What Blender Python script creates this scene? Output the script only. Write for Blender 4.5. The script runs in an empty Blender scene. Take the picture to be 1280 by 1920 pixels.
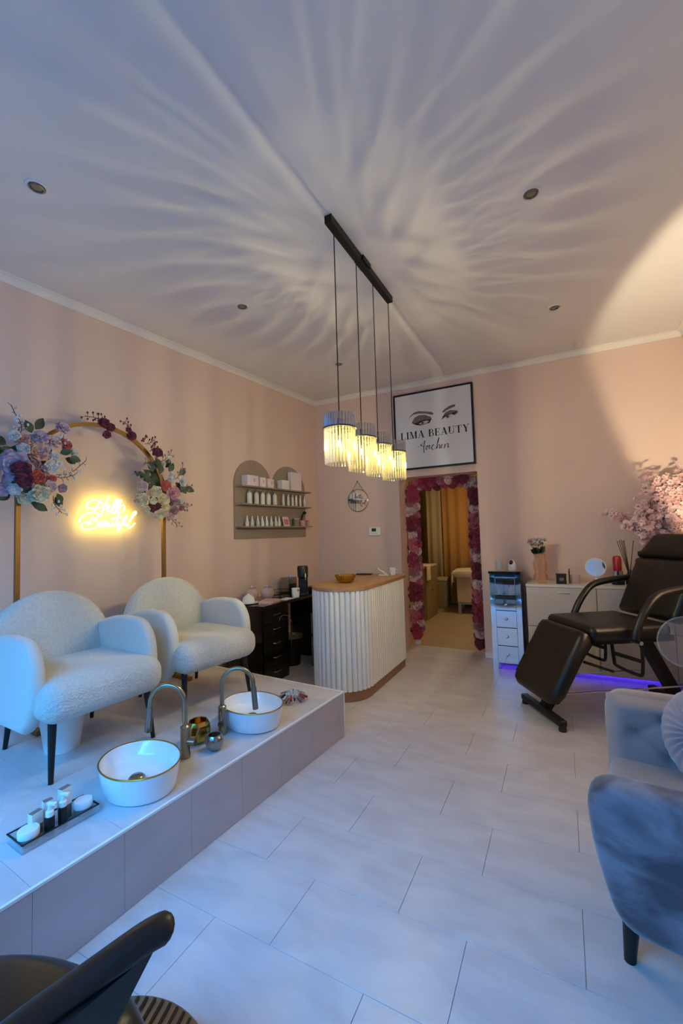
import bpy, bmesh, math, random
from mathutils import Vector, Matrix

random.seed(11)
SC = bpy.context.scene
COL = SC.collection
PI = math.pi

# ------------------------------------------------------------------ camera
CAM_F, YAW, PITCH, ROLL = 795.3, 0.4784, 0.05197, -0.02937
fwd = Vector((-math.sin(YAW) * math.cos(PITCH), math.cos(YAW) * math.cos(PITCH), math.sin(PITCH)))
rgt = Vector((math.cos(YAW), math.sin(YAW), 0))
upv = rgt.cross(fwd)
r2 = rgt * math.cos(ROLL) + upv * math.sin(ROLL)
u2 = -rgt * math.sin(ROLL) + upv * math.cos(ROLL)
cd = bpy.data.cameras.new('camera')
cam = bpy.data.objects.new('camera', cd)
COL.objects.link(cam)
cam.matrix_world = Matrix(((r2.x, u2.x, -fwd.x, 0), (r2.y, u2.y, -fwd.y, 0), (r2.z, u2.z, -fwd.z, 1.4), (0, 0, 0, 1)))
cd.sensor_fit = 'HORIZONTAL'
cd.sensor_width = 36.0
cd.lens = 36.0 * CAM_F / 1280.0
cd.clip_start = 0.02
SC.camera = cam

# ------------------------------------------------------------------ sky, light, exposure
SKY_STRENGTH = 28.0
LAMP_STRENGTH = 11600.0
BOUNCE_W = 115.0
NEON_STRENGTH = 10.0
OPP_H = 8.5
world = bpy.data.worlds.new('world')
SC.world = world
world.use_nodes = True
bg = world.node_tree.nodes['Background']
bg.inputs['Color'].default_value = (0.05, 0.37, 1.0, 1)
bg.inputs['Strength'].default_value = SKY_STRENGTH
# a portal only guides the sampling of the sky through the shop window
pd = bpy.data.lights.new('window_portal', 'AREA')
pd.shape = 'RECTANGLE'; pd.size = 2.4; pd.size_y = 2.35
pd.cycles.is_portal = True
po = bpy.data.objects.new('window_portal', pd)
po.location = (-1.4, -0.45, 1.675); po.rotation_euler = (PI / 2, 0, 0)
COL.objects.link(po)

SC.view_settings.view_transform = 'Standard'
SC.view_settings.look = 'None'
SC.view_settings.gamma = 1.0
SC.view_settings.use_curve_mapping = False
SC.view_settings.exposure = 0.0
cy = SC.cycles
cy.use_denoising = True
cy.max_bounces = 8
cy.diffuse_bounces = 4
cy.glossy_bounces = 4
cy.transparent_max_bounces = 24
cy.transmission_bounces = 6
cy.sample_clamp_indirect = 4.0
cy.caustics_reflective = False
cy.caustics_refractive = False
cy.blur_glossy = 0.5

# ------------------------------------------------------------------ materials
def lin(r, g, b):
    f = lambda c: (c / 255 / 12.92) if c / 255 <= 0.04045 else ((c / 255 + 0.055) / 1.055) ** 2.4
    return (f(r), f(g), f(b), 1.0)

def mat(name, rgb, rough=0.5, metal=0.0, bump=None, var=None, sheen=0.0, coat=0.0, emit=None, trans=0.0, ior=1.45, clear=0.0, spec=0.5):
    """bump=(kind, scale, strength, distance)  var=(scale, amount, rgb2[, stretch xyz])  clear = share of plain see-through"""
    m = bpy.data.materials.new(name); m.use_nodes = True
    nt = m.node_tree; N = nt.nodes; L = nt.links
    p = N['Principled BSDF']; out = N['Material Output']
    p.inputs['Base Color'].default_value = lin(*rgb)
    p.inputs['Roughness'].default_value = rough
    p.inputs['Metallic'].default_value = metal
    p.inputs['IOR'].default_value = ior
    p.inputs['Specular IOR Level'].default_value = spec
    p.inputs['Sheen Weight'].default_value = sheen
    p.inputs['Coat Weight'].default_value = coat
    p.inputs['Transmission Weight'].default_value = trans
    geo = None
    if bump or var:
        geo = N.new('ShaderNodeNewGeometry')
    if var:
        mp = N.new('ShaderNodeMapping'); L.new(geo.outputs['Position'], mp.inputs['Vector'])
        if len(var) > 3: mp.inputs['Scale'].default_value = var[3]
        nz = N.new('ShaderNodeTexNoise'); nz.inputs['Scale'].default_value = var[0]; nz.inputs['Detail'].default_value = 6
        nz.inputs['Distortion'].default_value = 0.6
        L.new(mp.outputs[0], nz.inputs['Vector'])
        rp = N.new('ShaderNodeValToRGB'); rp.color_ramp.elements[0].position = 0.38; rp.color_ramp.elements[1].position = 0.68
        a, b = lin(*rgb), lin(*var[2])
        rp.color_ramp.elements[0].color = a
        rp.color_ramp.elements[1].color = tuple(a[i] * (1 - var[1]) + b[i] * var[1] for i in range(3)) + (1,)
        L.new(nz.outputs['Fac'], rp.inputs['Fac']); L.new(rp.outputs['Color'], p.inputs['Base Color'])
    if bump:
        kind, scale, strength, dist = bump
        if kind == 'voronoi':
            t = N.new('ShaderNodeTexVoronoi'); t.inputs['Scale'].default_value = scale; o = t.outputs['Distance']
        else:
            t = N.new('ShaderNodeTexNoise'); t.inputs['Scale'].default_value = scale; t.inputs['Detail'].default_value = 4; o = t.outputs['Fac']
        L.new(geo.outputs['Position'], t.inputs['Vector'])
        bp = N.new('ShaderNodeBump'); bp.inputs['Strength'].default_value = strength; bp.inputs['Distance'].default_value = dist
        L.new(o, bp.inputs['Height']); L.new(bp.outputs['Normal'], p.inputs['Normal'])
    if emit:
        p.inputs['Emission Color'].default_value = tuple(emit[0]) + (1,)
        p.inputs['Emission Strength'].default_value = emit[1]
    if clear > 0:
        tr = N.new('ShaderNodeBsdfTransparent'); mx = N.new('ShaderNodeMixShader'); mx.inputs[0].default_value = clear
        L.new(p.outputs[0], mx.inputs[1]); L.new(tr.outputs[0], mx.inputs[2]); L.new(mx.outputs[0], out.inputs['Surface'])
    return m

MT = {}
def define_materials():
    d = MT
    d['wall'] = mat('pink wall paint', (226, 198, 182), 0.75, bump=('noise', 60, 0.12, 0.004), spec=0.3)
    d['ceiling'] = mat('white ceiling paint', (226, 218, 214), 0.8, bump=('noise', 30, 0.12, 0.004), spec=0.3)
    d['cornice'] = mat('white cornice paint', (232, 224, 214), 0.6, bump=('noise', 40, 0.1, 0.003))
    d['grout'] = mat('grey grout', (150, 143, 141), 0.9)
    d['tile'] = mat('pale stone floor tile', (209, 200, 198), 0.34, var=(5.0, 0.6, (186, 177, 176), (0.8, 2.0, 1.0)), bump=('noise', 22, 0.05, 0.003))
    d['riser_shaded'] = mat('shaded pale stone riser tile', (190, 180, 180), 0.4, var=(3.0, 0.6, (172, 162, 162), (1, 1, 2.5)), bump=('noise', 22, 0.05, 0.003))  # same stone as the floor tile, riser shade put into the colour
    d['edge'] = mat('white aluminium tile edge', (238, 236, 234), 0.35)
    d['vinyl'] = mat('back room floor', (176, 158, 128), 0.55, var=(3, 0.4, (160, 142, 112)))
    d['backwall'] = mat('back room wall', (206, 190, 150), 0.8)
    d['pavement'] = mat('street pavement', (66, 68, 72), 0.85, var=(4, 0.5, (52, 54, 58)))
    d['facade'] = mat('grey street facade', (128, 125, 121), 0.85, var=(2, 0.4, (108, 105, 102)))
    d['frame_white'] = mat('white window frame', (225, 225, 225), 0.4)
    d['pane'] = mat('window pane', (235, 240, 245), 0.03, clear=0.92)
    d['black_metal'] = mat('matt black metal', (18, 18, 19), 0.45, metal=0.3)
    d['cord'] = mat('black cord', (14, 14, 14), 0.6)
    d['chrome'] = mat('chrome', (215, 216, 220), 0.12, metal=1.0)
    d['steel'] = mat('brushed steel', (150, 148, 142), 0.28, metal=1.0)
    d['nickel'] = mat('warm brushed nickel', (158, 150, 128), 0.25, metal=1.0)
    d['gold'] = mat('gold metal', (196, 150, 62), 0.33, metal=1.0)
    d['goldpaint'] = mat('gold painted steel', (138, 104, 54), 0.42, metal=0.7)
    d['bowlgold'] = mat('polished gold', (205, 172, 88), 0.14, metal=1.0)
    d['boucle'] = mat('white boucle fabric', (218, 213, 202), 0.95, sheen=0.2, bump=('voronoi', 120, 0.6, 0.009), var=(70, 0.4, (190, 186, 178)))
    d['bucle_plain'] = mat('white short pile fabric', (216, 212, 202), 0.95, sheen=0.3, bump=('noise', 160, 0.4, 0.004))
    d['black_wood'] = mat('black lacquered leg', (12, 12, 13), 0.4)
    d['porcelain'] = mat('white porcelain', (240, 240, 240), 0.12, coat=0.4)
    d['plastic_white'] = mat('white plastic', (235, 235, 232), 0.4)
    d['plastic_black'] = mat('black plastic', (16, 16, 17), 0.35)
    d['gloss_black'] = mat('gloss black lacquer', (9, 9, 10), 0.12, coat=0.3)
    d['leather'] = mat('black leatherette', (11, 11, 12), 0.38, bump=('noise', 120, 0.15, 0.003))
    d['taupe'] = mat('taupe painted board', (152, 136, 120), 0.6)
    d['oak'] = mat('light oak', (186, 142, 100), 0.5, var=(5, 0.7, (160, 116, 78), (8, 0.7, 8)))
    d['plinth'] = mat('brown oak plinth', (150, 112, 82), 0.55, var=(5, 0.6, (128, 92, 66), (1, 1, 8)))
    d['slat'] = mat('white painted slat', (236, 232, 226), 0.45)
    d['mirror'] = mat('mirror glass', (232, 236, 240), 0.03, metal=1.0)
    d['mirror_dark'] = mat('bevelled mirror edge', (120, 124, 132), 0.08, metal=1.0)
    d['white_gloss'] = mat('white gloss board', (222, 216, 208), 0.3)
    d['grey_board'] = mat('warm grey furniture front', (196, 186, 174), 0.45)
    d['velvet'] = mat('grey velvet', (70, 67, 74), 0.75, sheen=0.4, var=(7.0, 1.0, (136, 131, 140), (1.0, 1.0, 1.5)), bump=('noise', 14, 0.25, 0.01))  # darker copy for the near side, its shade put into the colour
    d['velvet_plain_lit'] = mat('smooth lit grey velvet', (150, 138, 136), 0.75, sheen=0.35, var=(5.0, 0.6, (172, 160, 160)))  # lighter copy of the same velvet, lamp light put into the colour
    d['satin'] = mat('pleated lilac grey velvet', (160, 150, 160), 0.6, sheen=0.7)
    d['paper'] = mat('sign print paper', (226, 224, 222), 0.45, coat=0.15)
    d['ink'] = mat('black ink', (28, 26, 27), 0.6)
    d['ink_grey'] = mat('grey ink', (112, 104, 102), 0.6)
    d['ink_light'] = mat('pale ink', (206, 202, 200), 0.6)
    d['curtain'] = mat('ochre curtain', (196, 150, 84), 0.8, sheen=0.2)
    d['curtain_beige'] = mat('beige curtain', (196, 184, 148), 0.8, sheen=0.2)
    d['towel'] = mat('cream towel', (236, 226, 200), 0.95, bump=('noise', 150, 0.4, 0.004))
    d['beige_pad'] = mat('beige leatherette', (190, 172, 134), 0.6)
    d['taupe_cab'] = mat('beige cabinet board', (150, 134, 100), 0.6)
    d['cardboard'] = mat('brown cardboard', (150, 112, 78), 0.85)
    d['card_pink'] = mat('pale pink carton', (232, 216, 216), 0.5)
    d['card_white'] = mat('white carton', (238, 232, 228), 0.5)
    d['bottle'] = mat('pearl white bottle', (226, 220, 206), 0.25, coat=0.3)
    d['bottle_cap'] = mat('silver cap', (210, 206, 198), 0.25, metal=0.8)
    d['tube_pearl'] = mat('pearl tube', (222, 214, 200), 0.3, metal=0.15)
    d['blush'] = mat('blush pink plastic', (214, 160, 156), 0.4)
    d['rose_card'] = mat('rose pink card', (206, 120, 126), 0.6)
    d['red_shiny'] = mat('glossy red', (170, 16, 22), 0.18, coat=0.5)
    d['amber'] = mat('amber glass', (226, 168, 132), 0.06, clear=0.62)
    d['clear'] = mat('clear glass', (225, 228, 230), 0.05, clear=0.75)
    d['pink_glass'] = mat('pale pink glass', (226, 190, 186), 0.08, clear=0.45)
    d['silver_glass'] = mat('mercury silver glass', (150, 150, 144), 0.2, metal=0.9)
    d['lens'] = mat('clear acrylic', (232, 226, 226), 0.08, clear=0.9)
    d['taupe_box'] = mat('taupe carton', (128, 112, 98), 0.55)
    d['lcd'] = mat('dark lcd', (40, 40, 34), 0.3)
    d['leaf'] = mat('dark green leaf', (40, 60, 44), 0.55, var=(30, 0.6, (62, 86, 56)))
    d['twig'] = mat('brown twig', (74, 52, 40), 0.7)
    d['sprig'] = mat('dark sprig', (84, 70, 62), 0.7)
    d['reed'] = mat('dark reed', (52, 38, 30), 0.7)
    cols = dict(peach=(222, 172, 158), lilac=(196, 170, 192), blush=(222, 188, 184), coral=(206, 100, 92), white=(226, 222, 220),
                plum=(110, 36, 58), mauve=(168, 128, 142), cream=(232, 216, 178), pink=(216, 150, 156),
                g_red=(172, 52, 82), g_rose=(206, 108, 126), g_cream=(226, 190, 182), g_wine=(126, 34, 60), g_mauve=(170, 96, 112), blossom=(240, 206, 202), blossom2=(230, 182, 180))
    for k, c in cols.items():
        c2 = tuple(int(v * 0.82) for v in c)
        d['f_' + k] = mat('petal ' + k, c, 0.7, sheen=0.2, var=(45, 0.55, c2))
    # pendant rods: glass passing half the light, yellow lamp glow put into scatter colour
    m = bpy.data.materials.new('glow-tinted glass rod'); m.use_nodes = True
    nt = m.node_tree; N = nt.nodes; L = nt.links; N.remove(N['Principled BSDF'])
    out = N['Material Output']
    tr = N.new('ShaderNodeBsdfTransparent'); tr.inputs[0].default_value = (0.97, 0.96, 0.93, 1)
    gl = N.new('ShaderNodeBsdfGlossy'); gl.inputs['Roughness'].default_value = 0.08; gl.inputs[0].default_value = (0.9, 0.92, 0.95, 1)
    tl = N.new('ShaderNodeBsdfTranslucent'); tl.inputs[0].default_value = (1.0, 0.82, 0.32, 1)
    m1 = N.new('ShaderNodeMixShader'); m1.inputs[0].default_value = 0.13
    m2 = N.new('ShaderNodeMixShader'); m2.inputs[0].default_value = 0.69
    L.new(gl.outputs[0], m1.inputs[1]); L.new(tl.outputs[0], m1.inputs[2])
    L.new(m1.outputs[0], m2.inputs[1]); L.new(tr.outputs[0], m2.inputs[2]); L.new(m2.outputs[0], out.inputs['Surface'])
    d['rod'] = m
    mu = bpy.data.materials.new('window-tinted glass rod end'); mu.use_nodes = True  # upper ends of the same rods, blue-grey window reflection put into gloss colour
    nt = mu.node_tree; N = nt.nodes; L = nt.links; N.remove(N['Principled BSDF'])
    tr = N.new('ShaderNodeBsdfTransparent'); tr.inputs[0].default_value = (0.93, 0.95, 0.98, 1)
    gl = N.new('ShaderNodeBsdfGlossy'); gl.inputs['Roughness'].default_value = 0.12; gl.inputs[0].default_value = (0.62, 0.66, 0.74, 1)
    m2 = N.new('ShaderNodeMixShader'); m2.inputs[0].default_value = 0.52
    L.new(gl.outputs[0], m2.inputs[1]); L.new(tr.outputs[0], m2.inputs[2]); L.new(m2.outputs[0], N['Material Output'].inputs['Surface'])
    d['rod_end'] = mu
    d['bulb'] = mat('warm lamp filament', (255, 240, 210), 0.5, emit=((1.0, 0.91, 0.50), LAMP_STRENGTH))
    d['neon'] = mat('warm yellow neon', (255, 240, 190), 0.5, emit=((1.0, 0.86, 0.17), NEON_STRENGTH))
    d['led'] = mat('violet blue led strip', (120, 110, 255), 0.5, emit=((0.09, 0.04, 1.0), 11.0))
    d['lamp_warm'] = mat('warm bulb', (255, 230, 190), 0.5, emit=((1.0, 0.72, 0.40), 55.0))

define_materials()

# ------------------------------------------------------------------ mesh helpers
class MB:
    def __init__(s): s.v = []; s.f = []
    def add(s, v, f):
        o = len(s.v); s.v += [tuple(p) for p in v]; s.f += [tuple(i + o for i in q) for q in f]; return s
    def box(s, x0, x1, y0, y1, z0, z1):
        return s.add([(x0, y0, z0), (x1, y0, z0), (x1, y1, z0), (x0, y1, z0), (x0, y0, z1), (x1, y0, z1), (x1, y1, z1), (x0, y1, z1)],
                     [(0, 3, 2, 1), (4, 5, 6, 7), (0, 1, 5, 4), (1, 2, 6, 5), (2, 3, 7, 6), (3, 0, 4, 7)])
    def rbox(s, c, h, r, n=3, mtx=None):
        """box with rounded edges: centre c, half sizes h, radius r"""
        def axis(hh):
            a = [-hh + r - r * math.tan(PI / 4 * (1 - k / n)) for k in range(n + 1)]
            mid = max(1, int((hh - r) / max(r, 0.02)))
            mid = min(mid, 4)
            b = [-(hh - r) + 2 * (hh - r) * k / mid for k in range(1, mid)]
            return a + b + [-x for x in reversed(a)]
        ax = [axis(q) for q in h]
        def rnd(p):
            inn = [max(-(h[i] - r), min(h[i] - r, p[i])) for i in range(3)]
            d = Vector([p[i] - inn[i] for i in range(3)])
            if d.length > 1e-9: d = d.normalized() * r
            q = Vector(inn) + d
            if mtx: q = mtx @ q
            return q + Vector(c)
        for k in range(3):
            i, j = (k + 1) % 3, (k + 2) % 3
            for sg in (-1, 1):
                V = []; F = []
                A, B = ax[i], ax[j]
                for a in A:
                    for b in B:
                        p = [0, 0, 0]; p[k] = sg * h[k]; p[i] = a; p[j] = b; V.append(rnd(p))
                nb = len(B)
                for x in range(len(A) - 1):
                    for y in range(nb - 1):
                        q = (x * nb + y, (x + 1) * nb + y, (x + 1) * nb + y + 1, x * nb + y + 1)
                        F.append(q if sg > 0 else q[::-1])
                s.add(V, F)
        return s
    def cyl(s, p0, p1, r0, r1=None, n=12, caps=True):
        if r1 is None: r1 = r0
        p0, p1 = Vector(p0), Vector(p1); d = (p1 - p0).normalized()
        u = d.orthogonal().normalized(); w = d.cross(u)
        V = []
        for p, r in ((p0, r0), (p1, r1)):
            V += [p + u * (r * math.cos(2 * PI * k / n)) + w * (r * math.sin(2 * PI * k / n)) for k in range(n)]
        F = [(k, (k + 1) % n, n + (k + 1) % n, n + k) for k in range(n)]
        if caps: F += [tuple(range(n))[::-1], tuple(range(n, 2 * n))]
        return s.add(V, F)
    def tube(s, pts, r, n=8, caps=True, closed=False, flat=None):
        """flat=(w,h): rectangular section of half sizes w (in-plane side), h (along start normal)"""
        P = [Vector(p) for p in pts]; m = len(P)
        R = r if isinstance(r, (list, tuple)) else [r] * m
        T = []
        for i in range(m):
            if closed: t = P[(i + 1) % m] - P[i - 1]
            else: t = P[min(i + 1, m - 1)] - P[max(i - 1, 0)]
            T.append(t.normalized() if t.length > 1e-9 else Vector((0, 0, 1)))
        u = T[0].orthogonal().normalized()
        V = []
        for i in range(m):
            u = (u - T[i] * u.dot(T[i]))
            u = u.normalized() if u.length > 1e-6 else T[i].orthogonal().normalized()
            w = T[i].cross(u)
            V += [P[i] + u * (R[i] * math.cos(2 * PI * k / n)) + w * (R[i] * math.sin(2 * PI * k / n)) for k in range(n)]
        F = []
        for i in range(m if closed else m - 1):
            a, b = i * n, ((i + 1) % m) * n
            F += [(a + k, a + (k + 1) % n, b + (k + 1) % n, b + k) for k in range(n)]
        if caps and not closed: F += [tuple(range(n))[::-1], tuple(range((m - 1) * n, m * n))]
        return s.add(V, F)
    def lathe(s, prof, n=24, c=(0, 0, 0), sx=1.0, sy=1.0, rot=0.0):
        V = []
        cr, sr = math.cos(rot), math.sin(rot)
        for r, z in prof:
            for k in range(n):
                x, y = r * sx * math.cos(2 * PI * k / n), r * sy * math.sin(2 * PI * k / n)
                V.append((c[0] + x * cr - y * sr, c[1] + x * sr + y * cr, c[2] + z))
        F = []
        for i in range(len(prof) - 1):
            a, b = i * n, (i + 1) * n
            F += [(a + k, a + (k + 1) % n, b + (k + 1) % n, b + k) for k in range(n)]
        if prof[0][0] > 1e-6: F.append(tuple(range(n))[::-1])
        if prof[-1][0] > 1e-6: F.append(tuple(range((len(prof) - 1) * n, len(prof) * n)))
        return s.add(V, F)
    def ellipsoid(s, c, r, n=14, m=8, mtx=None):
        V = []; F = []
        for i in range(m + 1):
            th = PI * i / m
            for k in range(n):
                q = Vector((r[0] * math.sin(th) * math.cos(2 * PI * k / n), r[1] * math.sin(th) * math.sin(2 * PI * k / n), -r[2] * math.cos(th)))
                if mtx: q = mtx @ q
                V.append(q + Vector(c))
        for i in range(m):
            F += [(i * n + k, i * n + (k + 1) % n, (i + 1) * n + (k + 1) % n, (i + 1) * n + k) for k in range(n)]
        return s.add(V, F)
    def prism(s, outl, t, o, ux, uy):
        """flat plate: 2D outline in plane (o,ux,uy), thickness t along ux x uy"""
        o, ux, uy = Vector(o), Vector(ux), Vector(uy); nn = ux.cross(uy).normalized()
        n = len(outl)
        V = [o + ux * a + uy * b for a, b in outl] + [o + ux * a + uy * b + nn * t for a, b in outl]
        F = [tuple(range(n))[::-1], tuple(range(n, 2 * n))] + [(k, (k + 1) % n, n + (k + 1) % n, n + k) for k in range(n)]
        return s.add(V, F)
    def pillow(s, outl, t, r, o, ux, uy, bulge=0.0, seg=4, rings=4):
        """padded slab: convex outline, thickness t, rounded rim radius r, faces bulging by bulge"""
        o, ux, uy = Vector(o), Vector(ux), Vector(uy); nn = ux.cross(uy).normalized()
        n = len(outl)
        cx = sum(p[0] for p in outl) / n; cy_ = sum(p[1] for p in outl) / n
        nr = []
        area = sum(outl[k][0] * outl[(k + 1) % n][1] - outl[(k + 1) % n][0] * outl[k][1] for k in range(n))
        for k in range(n):
            a, b = Vector(outl[k - 1]), Vector(outl[(k + 1) % n]); d = (b - a).normalized()
            q = Vector((-d.y, d.x)) if area > 0 else Vector((d.y, -d.x))
            nr.append(q)
        layers = []
        for k in range(seg + 1):
            th = PI / 2 * k / seg
            layers.append((r * (1 - math.sin(th)), -t / 2 + r * (1 - math.cos(th))))
        layers += [(i, -z) for i, z in reversed(layers)]
        V = []; F = []
        def ring(ins, z, k=1.0):
            for a, q in zip(outl, nr):
                x, y = a[0] + q.x * ins, a[1] + q.y * ins
                x, y = cx + (x - cx) * k, cy_ + (y - cy_) * k
                V.append(o + ux * x + uy * y + nn * z)
        cap = [(1 - j / rings) for j in range(1, rings)]
        for k in reversed(cap): ring(layers[0][0], layers[0][1] - bulge * (1 - k * k), k)
        for i, z in layers: ring(i, z)
        for k in cap: ring(layers[-1][0], layers[-1][1] + bulge * (1 - k * k), k)
        nl = len(layers) + 2 * len(cap)
        for i in range(nl - 1):
            F += [(i * n + k, i * n + (k + 1) % n, (i + 1) * n + (k + 1) % n, (i + 1) * n + k) for k in range(n)]
        V.append(o + ux * cx + uy * cy_ + nn * (-t / 2 - bulge)); V.append(o + ux * cx + uy * cy_ + nn * (t / 2 + bulge))
        a, b = len(V) - 2, len(V) - 1
        F += [(a, (k + 1) % n, k) for k in range(n)] + [(b, (nl - 1) * n + k, (nl - 1) * n + (k + 1) % n) for k in range(n)]
        return s.add(V, F)
    def mesh(s, name, m, smooth=True, angle=40):
        me = bpy.data.meshes.new(name)
        me.from_pydata(s.v, [], s.f); me.update()
        bm = bmesh.new(); bm.from_mesh(me)
        bmesh.ops.remove_doubles(bm, verts=bm.verts, dist=1e-5)
        bmesh.ops.recalc_face_normals(bm, faces=bm.faces)
        bm.to_mesh(me); bm.free()
        if smooth:
            me.shade_smooth(); me.set_sharp_from_angle(angle=math.radians(angle))
        if m: me.materials.append(MT[m] if isinstance(m, str) else m)
        return me

def link(name, me, parent=None, loc=None, rot=None):
    o = bpy.data.objects.new(name, me); COL.objects.link(o)
    if parent: o.parent = parent
    if loc is not None: o.location = loc
    if rot is not None: o.rotation_euler = rot
    return o

def obj(name, mb, m, parent=None, smooth=True, angle=40, loc=None, rot=None):
    return link(name, mb.mesh(name, m, smooth, angle), parent, loc, rot)

def tag(o, label, cat, group=None):
    o['label'] = label; o['category'] = cat
    if group: o['group'] = group
    return o

def thing(name, label, cat, loc=(0, 0, 0), rz=0.0, group=None):
    o = bpy.data.objects.new(name, None); COL.objects.link(o)
    o.empty_display_size = 0.1
    o.location = loc; o.rotation_euler = (0, 0, rz)
    return tag(o, label, cat, group)

def struct(name, mb, m, parent=None, smooth=False):
    o = obj(name, mb, m, parent, smooth)
    o['kind'] = 'structure'
    return o

def copy_tree(o, parent=None):
    c = o.copy(); COL.objects.link(c); c.parent = parent
    for ch in list(o.children): copy_tree(ch, c)
    return c

def setmat(o, m):
    o.material_slots[0].link = 'OBJECT'; o.material_slots[0].material = MT[m]

def arc(cx, cy_, r, a0, a1, n, ry=None):
    ry = r if ry is None else ry
    return [(cx + r * math.cos(math.radians(a0 + (a1 - a0) * k / n)), cy_ + ry * math.sin(math.radians(a0 + (a1 - a0) * k / n))) for k in range(n + 1)]

def smooth_path(pts, n=5):
    """Catmull-Rom through 2D/3D points"""
    P = [Vector(p) for p in pts]
    if len(P) < 3: return P
    out = []
    for i in range(len(P) - 1):
        p0, p1, p2, p3 = P[max(i - 1, 0)], P[i], P[i + 1], P[min(i + 2, len(P) - 1)]
        for k in range(n):
            t = k / n
            out.append(0.5 * ((2 * p1) + (p2 - p0) * t + (2 * p0 - 5 * p1 + 4 * p2 - p3) * t * t + (3 * p1 - p0 - 3 * p2 + p3) * t ** 3))
    out.append(P[-1])
    return out

# left wall frame: y runs along the wall, o stands out from it
def WL(y, o, z):
    return Vector((-2.91 + 0.093 * (y - 4.91) + o * 0.9957, y - o * 0.0926, z))
WALL_RZ = math.atan2(-0.0926, 0.9957)      # rotation that turns +x into the wall's outward normal

# ================================================================== SETTING
FRONT_Y, BACK_Y, RIGHT_X, CEIL_Z = -0.5, 4.91, 1.08, 3.2
def wl_x(y): return -2.91 + 0.093 * (y - 4.91)

fl = struct('floor', MB().box(-3.6, RIGHT_X, FRONT_Y, BACK_Y + 0.24, -0.12, -0.006), 'grout')
# floor tiles 60 x 30 cm in running rows
TW, TD = 0.603, 0.3055
tile_mesh = {}
def tile_me(w, d):
    k = (round(w, 3), round(d, 3))
    if k not in tile_mesh:
        g, b, t = 0.0007, 0.0009, 0.007
        x0, x1, y0, y1 = g, w - g, g, d - g
        m = MB()
        V = [(x0, y0, -t), (x1, y0, -t), (x1, y1, -t), (x0, y1, -t), (x0, y0, -b), (x1, y0, -b), (x1, y1, -b), (x0, y1, -b),
             (x0 + b, y0 + b, 0), (x1 - b, y0 + b, 0), (x1 - b, y1 - b, 0), (x0 + b, y1 - b, 0)]
        F = [(0, 3, 2, 1), (8, 9, 10, 11)]
        for a in (0, 4):
            F += [(a + k2, a + (k2 + 1) % 4, a + 4 + (k2 + 1) % 4, a + 4 + k2) for k2 in range(4)]
        m.add(V, F)
        tile_mesh[k] = m.mesh('floor_tile', 'tile', smooth=False)
    return tile_mesh[k]
row = 0
for j in range(-6, 13):
    y0 = 1.225 + j * TD; y1 = y0 + TD
    ya, yb = max(y0, FRONT_Y), min(y1, BACK_Y + 0.24)
    if yb - ya < 0.02: continue
    off = -0.005 if j % 2 else -0.36
    if j % 2 == 0: off = -0.36
    k0 = -6
    for i in range(k0, 4):
        xa, xb = off + i * TW, off + (i + 1) * TW
        lo = -3.0
        if yb > BACK_Y: lo = -1.745
        xa2, xb2 = max(xa, lo), min(xb, RIGHT_X if yb <= BACK_Y else -0.818)
        if xb2 - xa2 < 0.03: continue
        if xb2 < -1.75 and yb < 2.6: continue            # wholly under the platform
        link('floor_tile', tile_me(xb2 - xa2, yb - ya), fl, (xa2, ya, 0))

# walls
struct('wall_left', MB().prism([(-0.7, 0), (5.15, 0), (5.15, CEIL_Z), (-0.7, CEIL_Z)], 0.2,
       (wl_x(0) - 0.0, 0, 0), (0.093, 1, 0), (0, 0, 1)), 'wall')
w = bpy.data.objects['wall_left']
# prism grew along its normal: make sure the slab lies outside the room
if sum((w.data.vertices[i].co.x for i in range(len(w.data.vertices)))) / len(w.data.vertices) > wl_x(2.1):
    for v in w.data.vertices: v.co.x -= 0.2
DX0, DX1, DZ = -1.745, -0.818, 2.062
struct('wall_back', MB().box(-3.2, DX0, BACK_Y, BACK_Y + 0.24, 0, CEIL_Z).box(DX1, RIGHT_X, BACK_Y, BACK_Y + 0.24, 0, CEIL_Z)
       .box(DX0, DX1, BACK_Y, BACK_Y + 0.24, DZ, CEIL_Z), 'wall')
struct('wall_right', MB().box(RIGHT_X, RIGHT_X + 0.15, FRONT_Y, BACK_Y + 0.24, -0.12, CEIL_Z), 'wall')
WX0, WX1, WZ0, WZ1 = -2.55, -0.25, 0.5, 2.85
struct('wall_front', MB().box(-3.6, RIGHT_X, FRONT_Y - 0.2, FRONT_Y, -0.12, WZ0).box(-3.6, RIGHT_X, FRONT_Y - 0.2, FRONT_Y, WZ1, CEIL_Z)
       .box(-3.6, WX0, FRONT_Y - 0.2, FRONT_Y, WZ0, WZ1).box(WX1, RIGHT_X, FRONT_Y - 0.2, FRONT_Y, WZ0, WZ1), 'wall')
struct('ceiling', MB().box(-3.6, RIGHT_X + 0.15, FRONT_Y - 0.2, BACK_Y + 0.24, CEIL_Z, CEIL_Z + 0.12), 'ceiling')

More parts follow.
